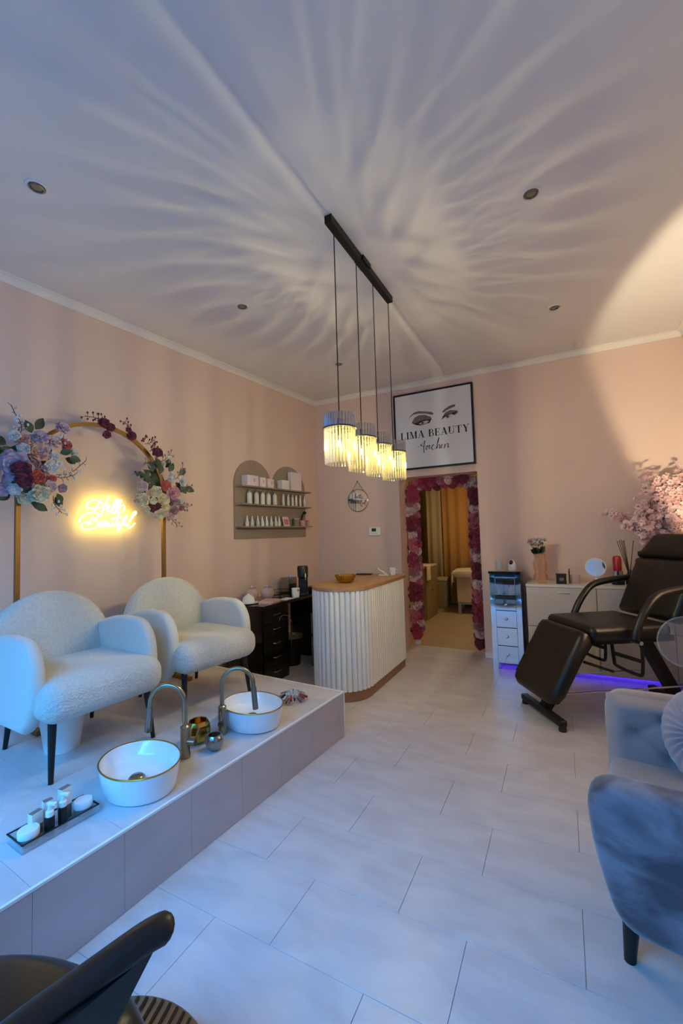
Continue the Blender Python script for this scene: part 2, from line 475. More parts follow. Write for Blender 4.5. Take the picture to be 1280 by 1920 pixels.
def cornice(name, pts):
    prof = [(0, 0), (0.0, -0.052), (0.010, -0.052), (0.018, -0.03), (0.034, -0.014), (0.052, -0.008), (0.052, 0)]
    m = MB(); V = []
    (p0, n0), (p1, n1) = pts
    for p, nrm in ((Vector(p0), Vector(n0)), (Vector(p1), Vector(n1))):
        V += [p + nrm * a + Vector((0, 0, b)) for a, b in prof]
    k = len(prof)
    m.add(V, [(i, (i + 1) % k, k + (i + 1) % k, k + i) for i in range(k)] + [tuple(range(k)), tuple(range(k, 2 * k))[::-1]])
    return struct(name, m, 'cornice')
cornice('trim_1', (((wl_x(-0.5), -0.5, CEIL_Z), (0.9957, -0.0926, 0)), ((wl_x(4.91), 4.91, CEIL_Z), (0.9957, -0.0926, 0))))
cornice('trim_2', (((wl_x(4.91), 4.91, CEIL_Z), (0, -1, 0)), ((RIGHT_X, 4.91, CEIL_Z), (0, -1, 0))))
cornice('trim_3', (((RIGHT_X, FRONT_Y, CEIL_Z), (-1, 0, 0)), ((RIGHT_X, 4.91, CEIL_Z), (-1, 0, 0))))
struct('baseboard_back', MB().box(DX1, -0.42, BACK_Y - 0.014, BACK_Y - 0.001, 0.001, 0.06), 'frame_white')

# shop window in the front wall, behind the camera
wn = struct('window_1', MB().box(WX0, WX1, FRONT_Y - 0.14, FRONT_Y - 0.06, WZ0, WZ0 + 0.06).box(WX0, WX1, FRONT_Y - 0.14, FRONT_Y - 0.06, WZ1 - 0.06, WZ1)
            .box(WX0, WX0 + 0.06, FRONT_Y - 0.14, FRONT_Y - 0.06, WZ0, WZ1).box(WX1 - 0.06, WX1, FRONT_Y - 0.14, FRONT_Y - 0.06, WZ0, WZ1), 'frame_white')
for k in (1,):
    xm = WX0 + (WX1 - WX0) * k / 2
    obj('window_mullion', MB().box(xm - 0.035, xm + 0.035, FRONT_Y - 0.14, FRONT_Y - 0.06, WZ0 + 0.06, WZ1 - 0.06), 'frame_white', wn, smooth=False)
for k in range(2):
    xa = WX0 + 0.05 + (WX1 - WX0 - 0.1) * k / 2; xb = WX0 + 0.05 + (WX1 - WX0 - 0.1) * (k + 1) / 2
    obj('window_pane', MB().box(xa, xb, FRONT_Y - 0.103, FRONT_Y - 0.097, WZ0 + 0.05, WZ1 - 0.05), 'pane', wn, smooth=False)
opp = struct('building_opposite', MB().box(-16, 14, -11.0, -9.0, -0.1, OPP_H), 'facade')
for k in range(9):
    for j in range(2):
        xw = -14.5 + 3.2 * k; zw = 0.9 + 2.7 * j
        if zw + 1.6 < OPP_H - 0.2:
            obj('facade_window', MB().box(xw, xw + 1.3, -9.02, -8.97, zw, zw + 1.6), 'gloss_black', opp, smooth=False)
struct('pavement', MB().box(-9, 7, -12, FRONT_Y - 0.2, -0.2, -0.1), 'pavement')

# back room seen through the doorway
struct('floor', MB().box(-3.3, 0.2, BACK_Y + 0.24, 9.0, -0.12, 0.0), 'vinyl')
struct('wall_back', MB().box(-3.3, 0.2, 8.75, 8.9, 0, 2.7), 'backwall')
struct('wall_left', MB().box(-2.75, -2.6, BACK_Y + 0.24, 8.75, 0, 2.7), 'backwall')
struct('wall_right', MB().box(0.05, 0.2, BACK_Y + 0.24, 8.75, 0, 2.7), 'backwall')
struct('ceiling', MB().box(-3.3, 0.2, BACK_Y + 0.24, 8.9, 2.7, 2.8), 'backwall')

# ================================================================== TILED PLATFORM
PO = Vector((-1.412, 2.685, 0)); PU = Vector((-0.9972, 0.0745, 0)); PV = Vector((-0.0745, -0.9972, 0)); PH = 0.30
def PP(u, v, z): return PO + PU * u + PV * v + Vector((0, 0, z))
def to_wall(v):     # how far u can go before the left wall
    p = PO + PV * v
    # p.x - 0.9972 u = wl_x(p.y + 0.0745 u)
    return (p.x - wl_x(p.y)) / (0.9972 + 0.093 * 0.0745) - 0.004
PVMAX = 3.15
plat = tag(obj('tiled_platform', MB().add(
    [PP(0.010, 0.010, 0), PP(to_wall(0), 0.010, 0), PP(to_wall(PVMAX), PVMAX, 0), PP(0.010, PVMAX, 0),
     PP(0.010, 0.010, PH - 0.010), PP(to_wall(0), 0.010, PH - 0.010), PP(to_wall(PVMAX), PVMAX, PH - 0.010), PP(0.010, PVMAX, PH - 0.010)],
    [(0, 1, 2, 3), (4, 5, 6, 7), (0, 1, 5, 4), (1, 2, 6, 5), (2, 3, 7, 6), (3, 0, 4, 7)]), 'grout', smooth=False),
    'long low tiled pedicure platform with white edge strip along left wall', 'platform')
def quadprism(cs, nrm, t):
    n = Vector(nrm) * t
    return MB().add([*cs, *[Vector(c) + n for c in cs]], [(0, 1, 2, 3), (7, 6, 5, 4), (0, 1, 5, 4), (1, 2, 6, 5), (2, 3, 7, 6), (3, 0, 4, 7)])
vj = [0.0] + [0.071 + 0.306 * k for k in range(12)]
vj = [v for v in vj if v < PVMAX] + [PVMAX]
g = 0.0006
for a, b in zip(vj[:-1], vj[1:]):
    obj('riser_tile', quadprism([PP(0.010, a + g, 0.002), PP(0.010, b - g, 0.002), PP(0.010, b - g, PH - 0.012), PP(0.010, a + g, PH - 0.012)], -PU, 0.009), 'riser_shaded', plat, smooth=False)
    uu = [0.012, 0.6, 1.2, None]
    for c in range(3):
        u0 = uu[c]; u1a = uu[c + 1] if uu[c + 1] else to_wall(a); u1b = uu[c + 1] if uu[c + 1] else to_wall(b)
        a2 = max(a, 0.012)
        obj('platform_tile', quadprism([PP(u0 + g, a2 + g, PH - 0.009), PP(u1a - g, a2 + g, PH - 0.009), PP(u1b - g, b - g, PH - 0.009), PP(u0 + g, b - g, PH - 0.009)], (0, 0, 1), 0.009), 'tile', plat, smooth=False)
for k in range(3):
    u0 = [0.012, 0.6, 1.2][k]; u1 = [0.6, 1.2, to_wall(0)][k]
    obj('riser_tile', quadprism([PP(u0 + g, 0.010, 0.002), PP(u1 - g, 0.010, 0.002), PP(u1 - g, 0.010, PH - 0.012), PP(u0 + g, 0.010, PH - 0.012)], -PV, 0.009), 'riser_shaded', plat, smooth=False)
obj('edge_strip', quadprism([PP(0.0, 0.0, PH - 0.010), PP(0.012, 0.0, PH - 0.010), PP(0.012, PVMAX, PH - 0.010), PP(0.0, PVMAX, PH - 0.010)], (0, 0, 1), 0.010), 'edge', plat, smooth=False)
obj('edge_strip', quadprism([PP(0.012, 0.0, PH - 0.010), PP(to_wall(0), 0.0, PH - 0.010), PP(to_wall(0), 0.012, PH - 0.010), PP(0.012, 0.012, PH - 0.010)], (0, 0, 1), 0.010), 'edge', plat, smooth=False)
obj('edge_strip', quadprism([PP(-0.001, -0.001, 0.0), PP(0.010, -0.001, 0.0), PP(0.010, 0.010, 0.0), PP(-0.001, 0.010, 0.0)], (0, 0, 1), PH - 0.010), 'edge', plat, smooth=False)

# ================================================================== BOUCLE ARMCHAIRS
def make_chair():
    t = thing('boucle_armchair', '', 'chair')
    # local: +x forward, y sideways, z up from the platform
    obj('seat', MB().rbox((0.065, 0, 0.355), (0.305, 0.305, 0.098), 0.085, 5), 'boucle', t)
    # arched backrest
    w, h0, hs = 0.335, 0.27, 0.50
    ol = [(-w * 0.86, h0), (w * 0.86, h0)] + [(w, 0.40)] + arc(0, hs, w, 0, 180, 22, 0.325) + [(-w, 0.40)]
    tilt = math.radians(11)
    o = Vector((-0.235, 0, 0))
    obj('backrest', MB().pillow(ol, 0.115, 0.05, o + Vector((-0.02 + 0.05, 0, 0)), (0, 1, 0), (-math.sin(tilt), 0, math.cos(tilt)), 0.012, 5, 5), 'boucle', t)
    # rounded arms
    ol = [(-0.30, 0.19), (0.16, 0.205), (0.225, 0.27), (0.262, 0.36), (0.265, 0.43)] + arc(0.10, 0.455, 0.162, 8, 90, 8, 0.188) + [(-0.02, 0.645), (-0.12, 0.635), (-0.22, 0.612), (-0.30, 0.59)]
    for s in (-1, 1):
        obj('armrest', MB().pillow(ol, 0.078, 0.035, (0, s * 0.288, 0), (1, 0, 0), (0, 0, 1), 0.008, 5, 4), 'bucle_plain', t)
    for x, y, dx, dy in ((0.27, 0.235, 0.035, 0.02), (0.27, -0.235, 0.035, -0.02), (-0.24, 0.21, -0.05, 0.015), (-0.24, -0.21, -0.05, -0.015)):
        obj('leg', MB().cyl((x, y, 0.29), (x + dx, y + dy, 0.001), 0.020, 0.011, 12), 'black_wood', t)
    return t
ch1 = make_chair()
ch2 = copy_tree(ch1)
ch1.location = (-2.405, 1.425, PH); ch1.rotation_euler = (0, 0, WALL_RZ)
ch2.location = (-2.365, 2.205, PH); ch2.rotation_euler = (0, 0, WALL_RZ - 0.075)
tag(ch1, 'white boucle armchair nearest the camera with a white bin under it', 'chair', 'boucle pedicure armchairs')
tag(ch2, 'white boucle armchair beside the black drawer desk', 'chair', 'boucle pedicure armchairs')

tag(obj('waste_bin', MB().lathe([(0.001, 0.012), (0.078, 0.012), (0.082, 0.0), (0.115, 0.235), (0.12, 0.24), (0.112, 0.236), (0.08, 0.02), (0.001, 0.018)], 28, (-2.44, 1.37, PH)), 'plastic_white'),
    'white tapered bin under the nearer boucle armchair', 'bin')

# ================================================================== PEDICURE BASINS AND TAPS
def basin(x, y, label):
    t = thing('wash_basin', label, 'basin', (x, y, PH), -0.2, 'pedicure basins')
    a, b = 1.0, 0.80
    prof = [(0.164, 0.0), (0.176, 0.005), (0.186, 0.03), (0.200, 0.115), (0.197, 0.119), (0.191, 0.115), (0.178, 0.066), (0.155, 0.048), (0.10, 0.042), (0.03, 0.040), (0.001, 0.040)]
    obj('bowl', MB().lathe(prof, 48, (0, 0, 0.0), a, b), 'porcelain', t)
    pts = [(0.1985 * math.cos(2 * PI * k / 56), 0.1985 * b * math.sin(2 * PI * k / 56), 0.1185) for k in range(56)]
    obj('gold_rim', MB().tube(pts, 0.0035, 8, closed=True), 'gold', t)
    obj('drain', MB().lathe([(0.001, 0.073), (0.024, 0.070), (0.034, 0.061), (0.036, 0.050), (0.022, 0.046), (0.022, 0.040)], 24, (0.03, -0.03, 0)), 'nickel', t)
    return t
basin(-1.735, 1.310, 'oval white basin with thin gold rim, nearest the camera')
basin(-1.682, 2.026, 'oval white basin with thin gold rim, beside the nail colour fan')

def tap(x, y, rz, label, hx, hy):
    t = thing('basin_tap', label, 'tap', (x, y, PH), rz, 'pedicure taps')
    # local +x points to the basin the spout hangs over
    obj('tap_body', MB().lathe([(0.026, 0.0), (0.026, 0.02), (0.023, 0.024), (0.023, 0.15), (0.015, 0.158), (0.001, 0.158)], 20), 'nickel', t)
    pts = [(0, 0, 0.15), (0, 0, 0.25)] + [(0.088 - 0.088 * math.cos(PI * k / 14), 0, 0.27 + 0.088 * math.sin(PI * k / 14)) for k in range(15)] + [(0.179, 0, 0.24)]
    obj('spout', MB().tube(pts, 0.0125, 14), 'nickel', t)
    obj('spray_head', MB().cyl((0.178, 0, 0.25), (0.187, 0, 0.13), 0.0155, 0.0165, 16), 'steel', t)
    hd = obj('handle', MB().cyl((0, 0, 0.075), (0.056 * hx, 0.056 * hy, 0.075), 0.017, 0.017, 16), 'nickel', t)
    obj('lever', MB().cyl((0.05 * hx, 0.05 * hy, 0.08), (0.078 * hx, 0.078 * hy, 0.145), 0.004, 0.0035, 8), 'nickel', hd)
    return t
t1 = tap(-1.745, 1.575, 0, 'brushed gooseneck tap over the nearer basin', -0.98, 0.2)
t1.rotation_euler = (0, 0, math.atan2(-0.095, -0.183))
t2 = tap(-1.75, 1.845, 0, 'brushed gooseneck tap over the farther basin', 0.1, -0.99)
t2.rotation_euler = (0, 0, math.atan2(0.08, 0.147))

m = MB().lathe([(0.030, 0.0), (0.054, 0.022), (0.064, 0.06), (0.060, 0.098), (0.050, 0.118), (0.045, 0.116), (0.056, 0.06), (0.03, 0.012), (0.001, 0.01)], 9, (-1.80, 1.715, PH))
tag(obj('votive_bowl', m, 'bowlgold', smooth=False), 'faceted gold bowl between the two basin taps', 'bowl')
m = MB().lathe([(0.022, 0.0), (0.04, 0.018), (0.047, 0.045), (0.043, 0.068), (0.034, 0.08), (0.030, 0.079), (0.040, 0.045), (0.02, 0.012), (0.001, 0.01)], 24, (-1.66, 1.69, PH))
tag(obj('round_cup', m, 'silver_glass'), 'small round silver cup in front of the gold bowl', 'cup')

# nail colour fan
fan = thing('nail_colour_fan', 'fan of coloured nail tip samples lying on the platform corner', 'nail samples', (-1.655, 2.40, PH), math.radians(-10))
fcols = ['f_plum', 'f_mauve', 'red_shiny', 'f_lilac', 'plastic_black', 'rose_card', 'f_white', 'taupe_box', 'f_g_rose', 'ink_grey']
fcols = ['f_plum', 'ink_grey', 'red_shiny', 'f_lilac', 'plastic_black', 'f_mauve', 'plastic_black', 'taupe_box', 'f_white', 'ink_grey']
for k in range(34):
    an = math.radians(-10 + 330 * k / 33 + random.uniform(-4, 4)); lift = 0.012 + 0.012 * (k % 3)
    r0, r1 = 0.012, random.uniform(0.085, 0.105)
    p0 = (r0 * math.cos(an), r0 * math.sin(an), 0.035 + lift); p1 = (r1 * math.cos(an), r1 * math.sin(an), 0.010 + lift * 0.6)
    st = obj('sample_stick', MB().cyl(p0, tuple(p0[i] + (p1[i] - p0[i]) * 0.55 for i in range(3)), 0.003, 0.004, 6), 'clear', fan)
    obj('nail_tip', MB().cyl(tuple(p0[i] + (p1[i] - p0[i]) * 0.5 for i in range(3)), p1, 0.005, 0.0065, 6), fcols[k % len(fcols)], st)
obj('ring', MB().tube([(0.016 * math.cos(2 * PI * k / 16), 0.016 * math.sin(2 * PI * k / 16), 0.045) for k in range(16)], 0.0025, 6, closed=True), 'chrome', fan)
obj('base_pad', MB().lathe([(0.001, 0.0), (0.02, 0.0), (0.022, 0.006), (0.018, 0.012), (0.001, 0.02)], 16), 'plastic_black', fan)

# cosmetics tray: local x runs along the platform edge away from the camera
tray = thing('glass_tray', 'shallow rectangular glass tray with dark rim holding cosmetics', 'tray', (-1.800, 0.985, PH), math.radians(86))
TX, TY = 0.135, 0.062
obj('tray_base', MB().box(-TX, TX, -TY, TY, 0.0, 0.005), 'clear', tray, smooth=False)
for x0, x1, y0, y1 in ((-TX, TX, -TY, -TY + 0.004), (-TX, TX, TY - 0.004, TY), (-TX, -TX + 0.004, -TY, TY), (TX - 0.004, TX, -TY, TY)):
    obj('tray_side', MB().box(x0, x1, y0, y1, 0.004, 0.030), 'clear', tray, smooth=False)
    obj('tray_rim', MB().box(x0 - 0.001, x1 + 0.001, y0 - 0.001, y1 + 0.001, 0.030, 0.033), 'plastic_black', tray, smooth=False)
TM = Matrix.Translation((-1.800, 0.985, PH)) @ Matrix.Rotation(math.radians(86), 4, 'Z')
def on_tray(x, y): return TM @ Vector((x, y, 0.0055))
def cosmetic_jar(x, y, label):
    t = thing('cosmetic_jar', label, 'jar', on_tray(x, y), 0, 'cosmetic jars in the tray')
    obj('jar_body', MB().lathe([(0.001, 0), (0.030, 0), (0.032, 0.004), (0.032, 0.028), (0.001, 0.028)], 28), 'clear', t)
    obj('jar_band', MB().lathe([(0.0322, 0.008), (0.0326, 0.010), (0.0326, 0.022), (0.0322, 0.024)], 28), 'taupe_box', t)
    obj('lid', MB().lathe([(0.034, 0.028), (0.0345, 0.031), (0.0345, 0.050), (0.032, 0.053), (0.001, 0.053)], 28), 'plastic_white', t)
cosmetic_jar(-0.098, -0.020, 'white lidded cosmetic jar at the near end of the glass tray')
cosmetic_jar(0.095, -0.018, 'white lidded cosmetic jar at the far end of the glass tray')
def pump(x, y, h, label):
    t = thing('pump_bottle', label, 'bottle', on_tray(x, y), 0.4, 'pump bottles in the tray')
    obj('bottle_body', MB().lathe([(0.001, 0), (0.015, 0), (0.016, 0.003), (0.016, h), (0.012, h + 0.006), (0.001, h + 0.006)], 18), 'plastic_black', t)
    c = obj('pump_collar', MB().lathe([(0.0135, h + 0.005), (0.0135, h + 0.022), (0.008, h + 0.027), (0.006, h + 0.045), (0.001, h + 0.045)], 18), 'plastic_white', t)
    obj('pump_nozzle', MB().rbox((0.008, 0, h + 0.049), (0.018, 0.007, 0.006), 0.004, 2), 'plastic_white', c)
pump(-0.035, -0.036, 0.062, 'black pump bottle with white head, shorter of two in the tray')
pump(0.012, -0.034, 0.072, 'black pump bottle with white head, taller of two in the tray')
def carton(x, y, h, wd, m, label, tilt=0.0):
    t = thing('cosmetic_carton', label, 'carton', on_tray(x, y), math.radians(86 + tilt), 'cartons in the tray')
    obj('carton_side', MB().box(-wd, wd, -0.012, 0.012, 0, h), 'taupe_box', t, smooth=False)
    obj('carton_face', MB().box(-wd - 0.0012, -wd, -0.012, 0.012, 0, h).box(-wd, wd, -0.0135, -0.012, h * 0.45, h), m, t, smooth=False)
carton(-0.062, 0.012, 0.082, 0.020, 'card_white', 'low white and taupe carton near the front jar in the tray', 10)
carton(-0.018, 0.018, 0.100, 0.016, 'card_white', 'middle taupe carton behind the pump bottles in the tray', -8)
carton(0.040, 0.012, 0.120, 0.020, 'card_white', 'tallest taupe carton beside the far jar in the tray', 12)
# clear lid standing open behind the tray
tag(obj('tray_lid', MB().prism([(-0.15, 0)] + [(-0.15, 0.06)] + arc(0, 0.06, 0.15, 180, 0, 12, 0.035)[1:-1] + [(0.15, 0.06), (0.15, 0)], 0.003, TM @ Vector((0, 0.078, 0)), TM.to_3x3() @ Vector((1, 0, 0)), TM.to_3x3() @ Vector((0, 0.25, 0.97))), 'lens', smooth=False),
    'clear plastic lid leaning behind the glass tray', 'lid')

# ================================================================== FLOWER ARCH
ARCH_O = 0.2
arch = thing('flower_arch', 'slim gold arch frame standing behind the armchairs against left wall', 'arch', tuple(WL(1.955, ARCH_O, PH)), WALL_RZ)
# local: x out from wall, y along wall, z up
hw = 0.513; zc = 2.253 - 0.3 - hw
path = [(0, -hw, 0.0), (0, -hw, zc)] + [(0, -hw * math.cos(PI * k / 28), zc + hw * math.sin(PI * k / 28)) for k in range(1, 28)] + [(0, hw, zc), (0, hw, 0.0)]
def sq_tube(path, a, b):
    P = [Vector(p) for p in path]; V = []; F = []
    for i, p in enumerate(P):
        t = (P[min(i + 1, len(P) - 1)] - P[max(i - 1, 0)]).normalized(); side = Vector((1, 0, 0)); nn = t.cross(side).normalized()
        V += [p + side * a + nn * b, p + side * a - nn * b, p - side * a - nn * b, p - side * a + nn * b]
    for i in range(len(P) - 1):
        F += [(i * 4 + k, i * 4 + (k + 1) % 4, i * 4 + 4 + (k + 1) % 4, i * 4 + 4 + k) for k in range(4)]
    F += [(3, 2, 1, 0), tuple(range(len(P) * 4 - 4, len(P) * 4))]
    return MB().add(V, F)
obj('arch_tube', sq_tube(path, 0.013, 0.013), 'goldpaint', arch)
for s in (-1, 1):
    f_ = obj('foot_bar', MB().box(-0.15, 0.33, s * hw - 0.016, s * hw + 0.016, 0.0, 0.028), 'goldpaint', arch, smooth=False)
    obj('foot_brace', MB().tube([(0.15, s * hw, 0.02), (0.012, s * hw, 0.16)], 0.008, 8), 'goldpaint', f_)

# flower meshes (local +x faces out of the wall, radius 1)
def rose_mesh(seed, layers=((1.0, 6, 0.12), (0.88, 6, 0.42), (0.70, 5, 0.78), (0.50, 5, 1.10), (0.30, 4, 1.38))):
    """layered bloom of separate cupped petals, facing +x, outer radius 1"""
    rr = random.Random(seed); m = MB()
    for li, (R, n, el) in enumerate(layers):
        for k in range(n):
            a0 = 2 * PI * (k + 0.5 * (li % 2)) / n + rr.uniform(-0.18, 0.18)
            e = el + rr.uniform(-0.10, 0.14); sc = rr.uniform(0.88, 1.08)
            wd = R * math.sin(PI / n) * 1.02 * sc
            er, hx = Vector((0, math.cos(a0), math.sin(a0))), Vector((1, 0, 0)); sd = Vector((0, -math.sin(a0), math.cos(a0)))
            V = []
            nl, nw = 5, 4
            for i in range(nl + 1):
                t = i / nl
                # petal profile: leaves the heart, rises by its elevation and rolls its lip outwards
                rad = R * (0.16 + 0.84 * t) * math.cos(e * 0.72) + 0.05 * R
                hgt = R * sc * math.sin(e) * (t ** 0.8) * 0.95 + 0.10 * li
                if t > 0.7: rad += 0.10 * R * (t - 0.7) / 0.3; hgt -= 0.14 * R * ((t - 0.7) / 0.3) ** 2
                ww = wd * (0.30 + 0.95 * math.sin(PI * (0.08 + 0.66 * t)))
                if i == nl: ww *= 0.62
                for j in range(nw + 1):
                    q = -1 + 2 * j / nw
                    cup = 0.26 * R * q * q * (0.4 + 0.6 * t) * (1 - 0.35 * (li == 0))
                    wav = 0.035 * R * math.sin(5 * q + k * 2.1 + li) * t
                    V.append(er * (rad - 0.20 * R * q * q * t) + sd * (ww * q) + hx * (hgt + cup + wav))
            F = []
            for i in range(nl):
                for j in range(nw): F.append((i * (nw + 1) + j, i * (nw + 1) + j + 1, (i + 1) * (nw + 1) + j + 1, (i + 1) * (nw + 1) + j))
            m.add(V, F)
    m.ellipsoid((0.42, 0, 0), (0.30, 0.15, 0.15), 8, 5)
    m.lathe([(0.02, -0.16), (0.16, -0.10), (0.30, 0.02)], 8)     # calyx cup behind the petals
    nv = len(m.v)
    m.v[-24:] = [(z, x, y) for x, y, z in m.v[-24:]]
    return m.mesh('rose', 'f_white', True, 80)
def lily_mesh(seed):
    rr = random.Random(seed)
    return rose_mesh(seed, ((1.0, 5, 0.45), (0.80, 5, 0.70), (0.28, 4, 1.3)))
ROSE = [rose_mesh(1), rose_mesh(2), rose_mesh(5), lily_mesh(3)]
def leaf_mesh():
    V = []; F = []
    n = 6
    for i in range(n + 1):
        t = i / n; w = 0.30 * math.sin(PI * t ** 0.85)
        for j in (-1, 0, 1):
            V.append((0.12 * math.sin(PI * t) - 0.07 * (1 - j * j) , t, j * w))
    for i in range(n):
        for j in range(2): F.append((i * 3 + j, i * 3 + j + 1, i * 3 + j + 4, i * 3 + j + 3))
    return MB().add(V, F).mesh('leaf', 'leaf', True, 80)
LEAF = leaf_mesh()
def sprig_mb(p0, p1, seed, nbud=7, r=0.0025):
    rr = random.Random(seed); m = MB(); p0, p1 = Vector(p0), Vector(p1); d = p1 - p0; L_ = d.length
    side = d.cross(Vector((1, 0, 0))).normalized()
    pts = [p0 + d * t + side * (0.10 * L_ * math.sin(PI * t * 1.3)) for t in (0, 0.25, 0.5, 0.75, 1.0)]
    m.tube(smooth_path(pts, 4), r, 5)
    buds = []
    for k in range(nbud):
        t = 0.2 + 0.8 * k / max(1, nbud - 1); s = 1 if k % 2 else -1
        b = p0 + d * t + side * (0.10 * L_ * math.sin(PI * t * 1.3))
        e = b + (d.normalized() * 0.5 + side * s * rr.uniform(0.5, 0.9) + Vector((rr.uniform(-.2, .5), 0, 0))) * 0.035
        m.tube([b, (b + e) / 2, e], r * 0.7, 4)
        buds.append(e)
    return m, buds
def cluster(name, label, roses, leaves, sprigs, sprig_mat, bud_mat, origin, seed, bud_r=0.009):
    rr = random.Random(seed)
    O = Vector(origin)
    t = thing(name, label, 'flowers', tuple(O))
    for i, (x, y, z, r, c) in enumerate(roses):
        o = link('flower', ROSE[i % 3] if r > 0.03 else ROSE[(i * 2 + 1) % 4], t, Vector((x, y, z)) - O)
        o.scale = (r * 0.9, r, r)
        dz, dy = z - O.z, y - O.y
        # blooms look outward from the heart of the bunch, mostly into the room
        dirv = Vector((1.0, dy * 1.6 - 0.35, dz * 1.4 - 0.05)).normalized()
        o.rotation_mode = 'QUATERNION'
        o.rotation_quaternion = Vector((1, 0, 0)).rotation_difference(dirv) @ Matrix.Rotation(rr.uniform(0, 6.28), 3, 'X').to_quaternion()
        setmat(o, 'f_' + c)
    for (x, y, z, a) in leaves:
        o = link('leaf', LEAF, t, Vector((x, y, z)) - O)
        s = rr.uniform(0.075, 0.10); o.scale = (s, s, s)
        o.rotation_euler = (math.radians(a), 0, rr.uniform(-0.4, 0.1))
    for i, (a, b) in enumerate(sprigs):
        mb, buds = sprig_mb(Vector(a) - O, Vector(b) - O, seed * 31 + i)
        sp = obj('sprig', mb, sprig_mat, t)
        bm_ = MB()
        for e in buds: bm_.ellipsoid(e, (bud_r, bud_r * 0.8, bud_r * 1.2), 6, 4)
        bo = obj('sprig_buds', bm_, bud_mat, sp); bo['kind'] = 'stuff'
    # mossy heart the stems are pushed into
    if leaves:
        zs = [q[2] for q in roses]; ys = [q[1] for q in roses]
        obj('foam_heart', MB().ellipsoid((-0.055, 0, 0), (0.05, (max(ys) - min(ys)) * 0.30, (max(zs) - min(zs)) * 0.36), 14, 9), 'leaf', t)
    return t
ROSES_L = [(-2.962, 1.415, 2.048, 0.0416, 'peach'), (-2.957, 1.498, 1.98, 0.0615, 'peach'), (-2.941, 1.511, 2.077, 0.0446, 'lilac'), (-2.95, 1.59, 2.062, 0.0458, 'blush'), (-2.952, 1.669, 2.054, 0.0397, 'coral'), (-2.938, 1.584, 1.964, 0.0315, 'white'), (-2.915, 1.353, 1.867, 0.0869, 'lilac'), (-2.875, 1.386, 1.786, 0.0469, 'plum'), (-2.858, 1.362, 1.842, 0.052, 'plum'), (-2.954, 1.497, 1.818, 0.046, 'coral'), (-2.931, 1.571, 1.814, 0.0278, 'coral'), (-2.954, 1.484, 1.892, 0.0373, 'mauve'), (-2.951, 1.572, 1.886, 0.0454, 'white'), (-2.947, 1.716, 2.01, 0.0329, 'white'), (-2.96, 1.432, 1.688, 0.0449, 'cream'), (-2.902, 1.487, 1.708, 0.0554, 'cream'), (-2.909, 1.55, 1.761, 0.0378, 'blush'), (-2.907, 1.621, 1.757, 0.0298, 'mauve'), (-2.929, 1.361, 1.73, 0.0356, 'white'), (-2.975, 1.326, 1.773, 0.0354, 'white'), (-2.968, 1.313, 1.72, 0.0352, 'lilac'), (-2.915, 1.627, 2.157, 0.0426, 'lilac'), (-2.929, 1.406, 1.982, 0.0363, 'white'), (-2.93, 1.311, 1.867, 0.035, 'white'), (-2.925, 1.354, 2.058, 0.0324, 'white'), (-2.971, 1.473, 2.067, 0.0306, 'white'), (-2.946, 1.249, 1.807, 0.0531, 'blush'), (-2.945, 1.236, 1.931, 0.0467, 'white'), (-2.958, 1.218, 1.727, 0.0463, 'lilac'), (-2.959, 1.549, 2.017, 0.0278, 'white'), (-2.945, 1.448, 1.755, 0.0334, 'blush'), (-2.957, 1.628, 1.922, 0.0285, 'white'), (-2.923, 1.334, 1.937, 0.0321, 'lilac')]
ROSES_R = [(-2.856, 2.325, 2.096, 0.0429, 'plum'), (-2.881, 2.329, 2.004, 0.0323, 'pink'), (-2.893, 2.401, 2.023, 0.0285, 'white'), (-2.849, 2.434, 2.068, 0.0198, 'white'), (-2.868, 2.411, 1.841, 0.0437, 'coral'), (-2.839, 2.471, 1.782, 0.053, 'pink'), (-2.869, 2.197, 1.818, 0.0413, 'blush'), (-2.879, 2.327, 1.783, 0.0471, 'cream'), (-2.879, 2.398, 1.723, 0.0501, 'cream'), (-2.883, 2.202, 1.712, 0.0518, 'cream'), (-2.897, 2.251, 1.639, 0.0294, 'cream'), (-2.904, 2.335, 1.66, 0.043, 'plum'), (-2.889, 2.426, 1.668, 0.0329, 'cream'), (-2.857, 2.348, 1.603, 0.0428, 'cream'), (-2.896, 2.509, 1.712, 0.0449, 'mauve'), (-2.891, 2.578, 1.716, 0.0388, 'white'), (-2.851, 2.572, 1.882, 0.0409, 'white'), (-2.885, 2.479, 1.898, 0.0357, 'white'), (-2.871, 2.478, 1.942, 0.0223, 'white'), (-2.869, 2.495, 1.638, 0.0401, 'mauve'), (-2.874, 2.573, 1.664, 0.0295, 'pink'), (-2.854, 2.281, 1.706, 0.0295, 'cream'), (-2.91, 2.291, 1.77, 0.0298, 'blush'), (-2.878, 2.459, 1.589, 0.0331, 'blush')]
ROSES_T = [(-2.966, 1.95, 2.272, 0.0375, 'plum'), (-2.954, 1.963, 2.185, 0.0296, 'plum'), (-2.961, 1.997, 2.249, 0.0319, 'plum'), (-2.943, 2.161, 2.214, 0.0354, 'plum'), (-2.939, 2.126, 2.253, 0.0206, 'plum')]
LEAVES_L = [(-2.996, 1.344, 2.007, 150), (-2.974, 1.372, 1.979, 200), (-2.924, 1.616, 1.988, 20), (-2.982, 1.683, 1.972, -20), (-3.014, 1.378, 1.702, 200), (-2.978, 1.617, 1.701, -60), (-2.948, 1.477, 1.646, -30), (-2.96, 1.477, 1.705, -80), (-2.984, 1.547, 1.938, 60), (-3.001, 1.286, 2.01, 120), (-3.009, 1.331, 1.97, 170), (-2.959, 1.62, 1.725, -70), (-3.003, 1.507, 2.137, 60), (-2.955, 1.465, 2.098, 120), (-2.919, 1.675, 1.968, -10), (-2.937, 1.434, 1.777, -100)]
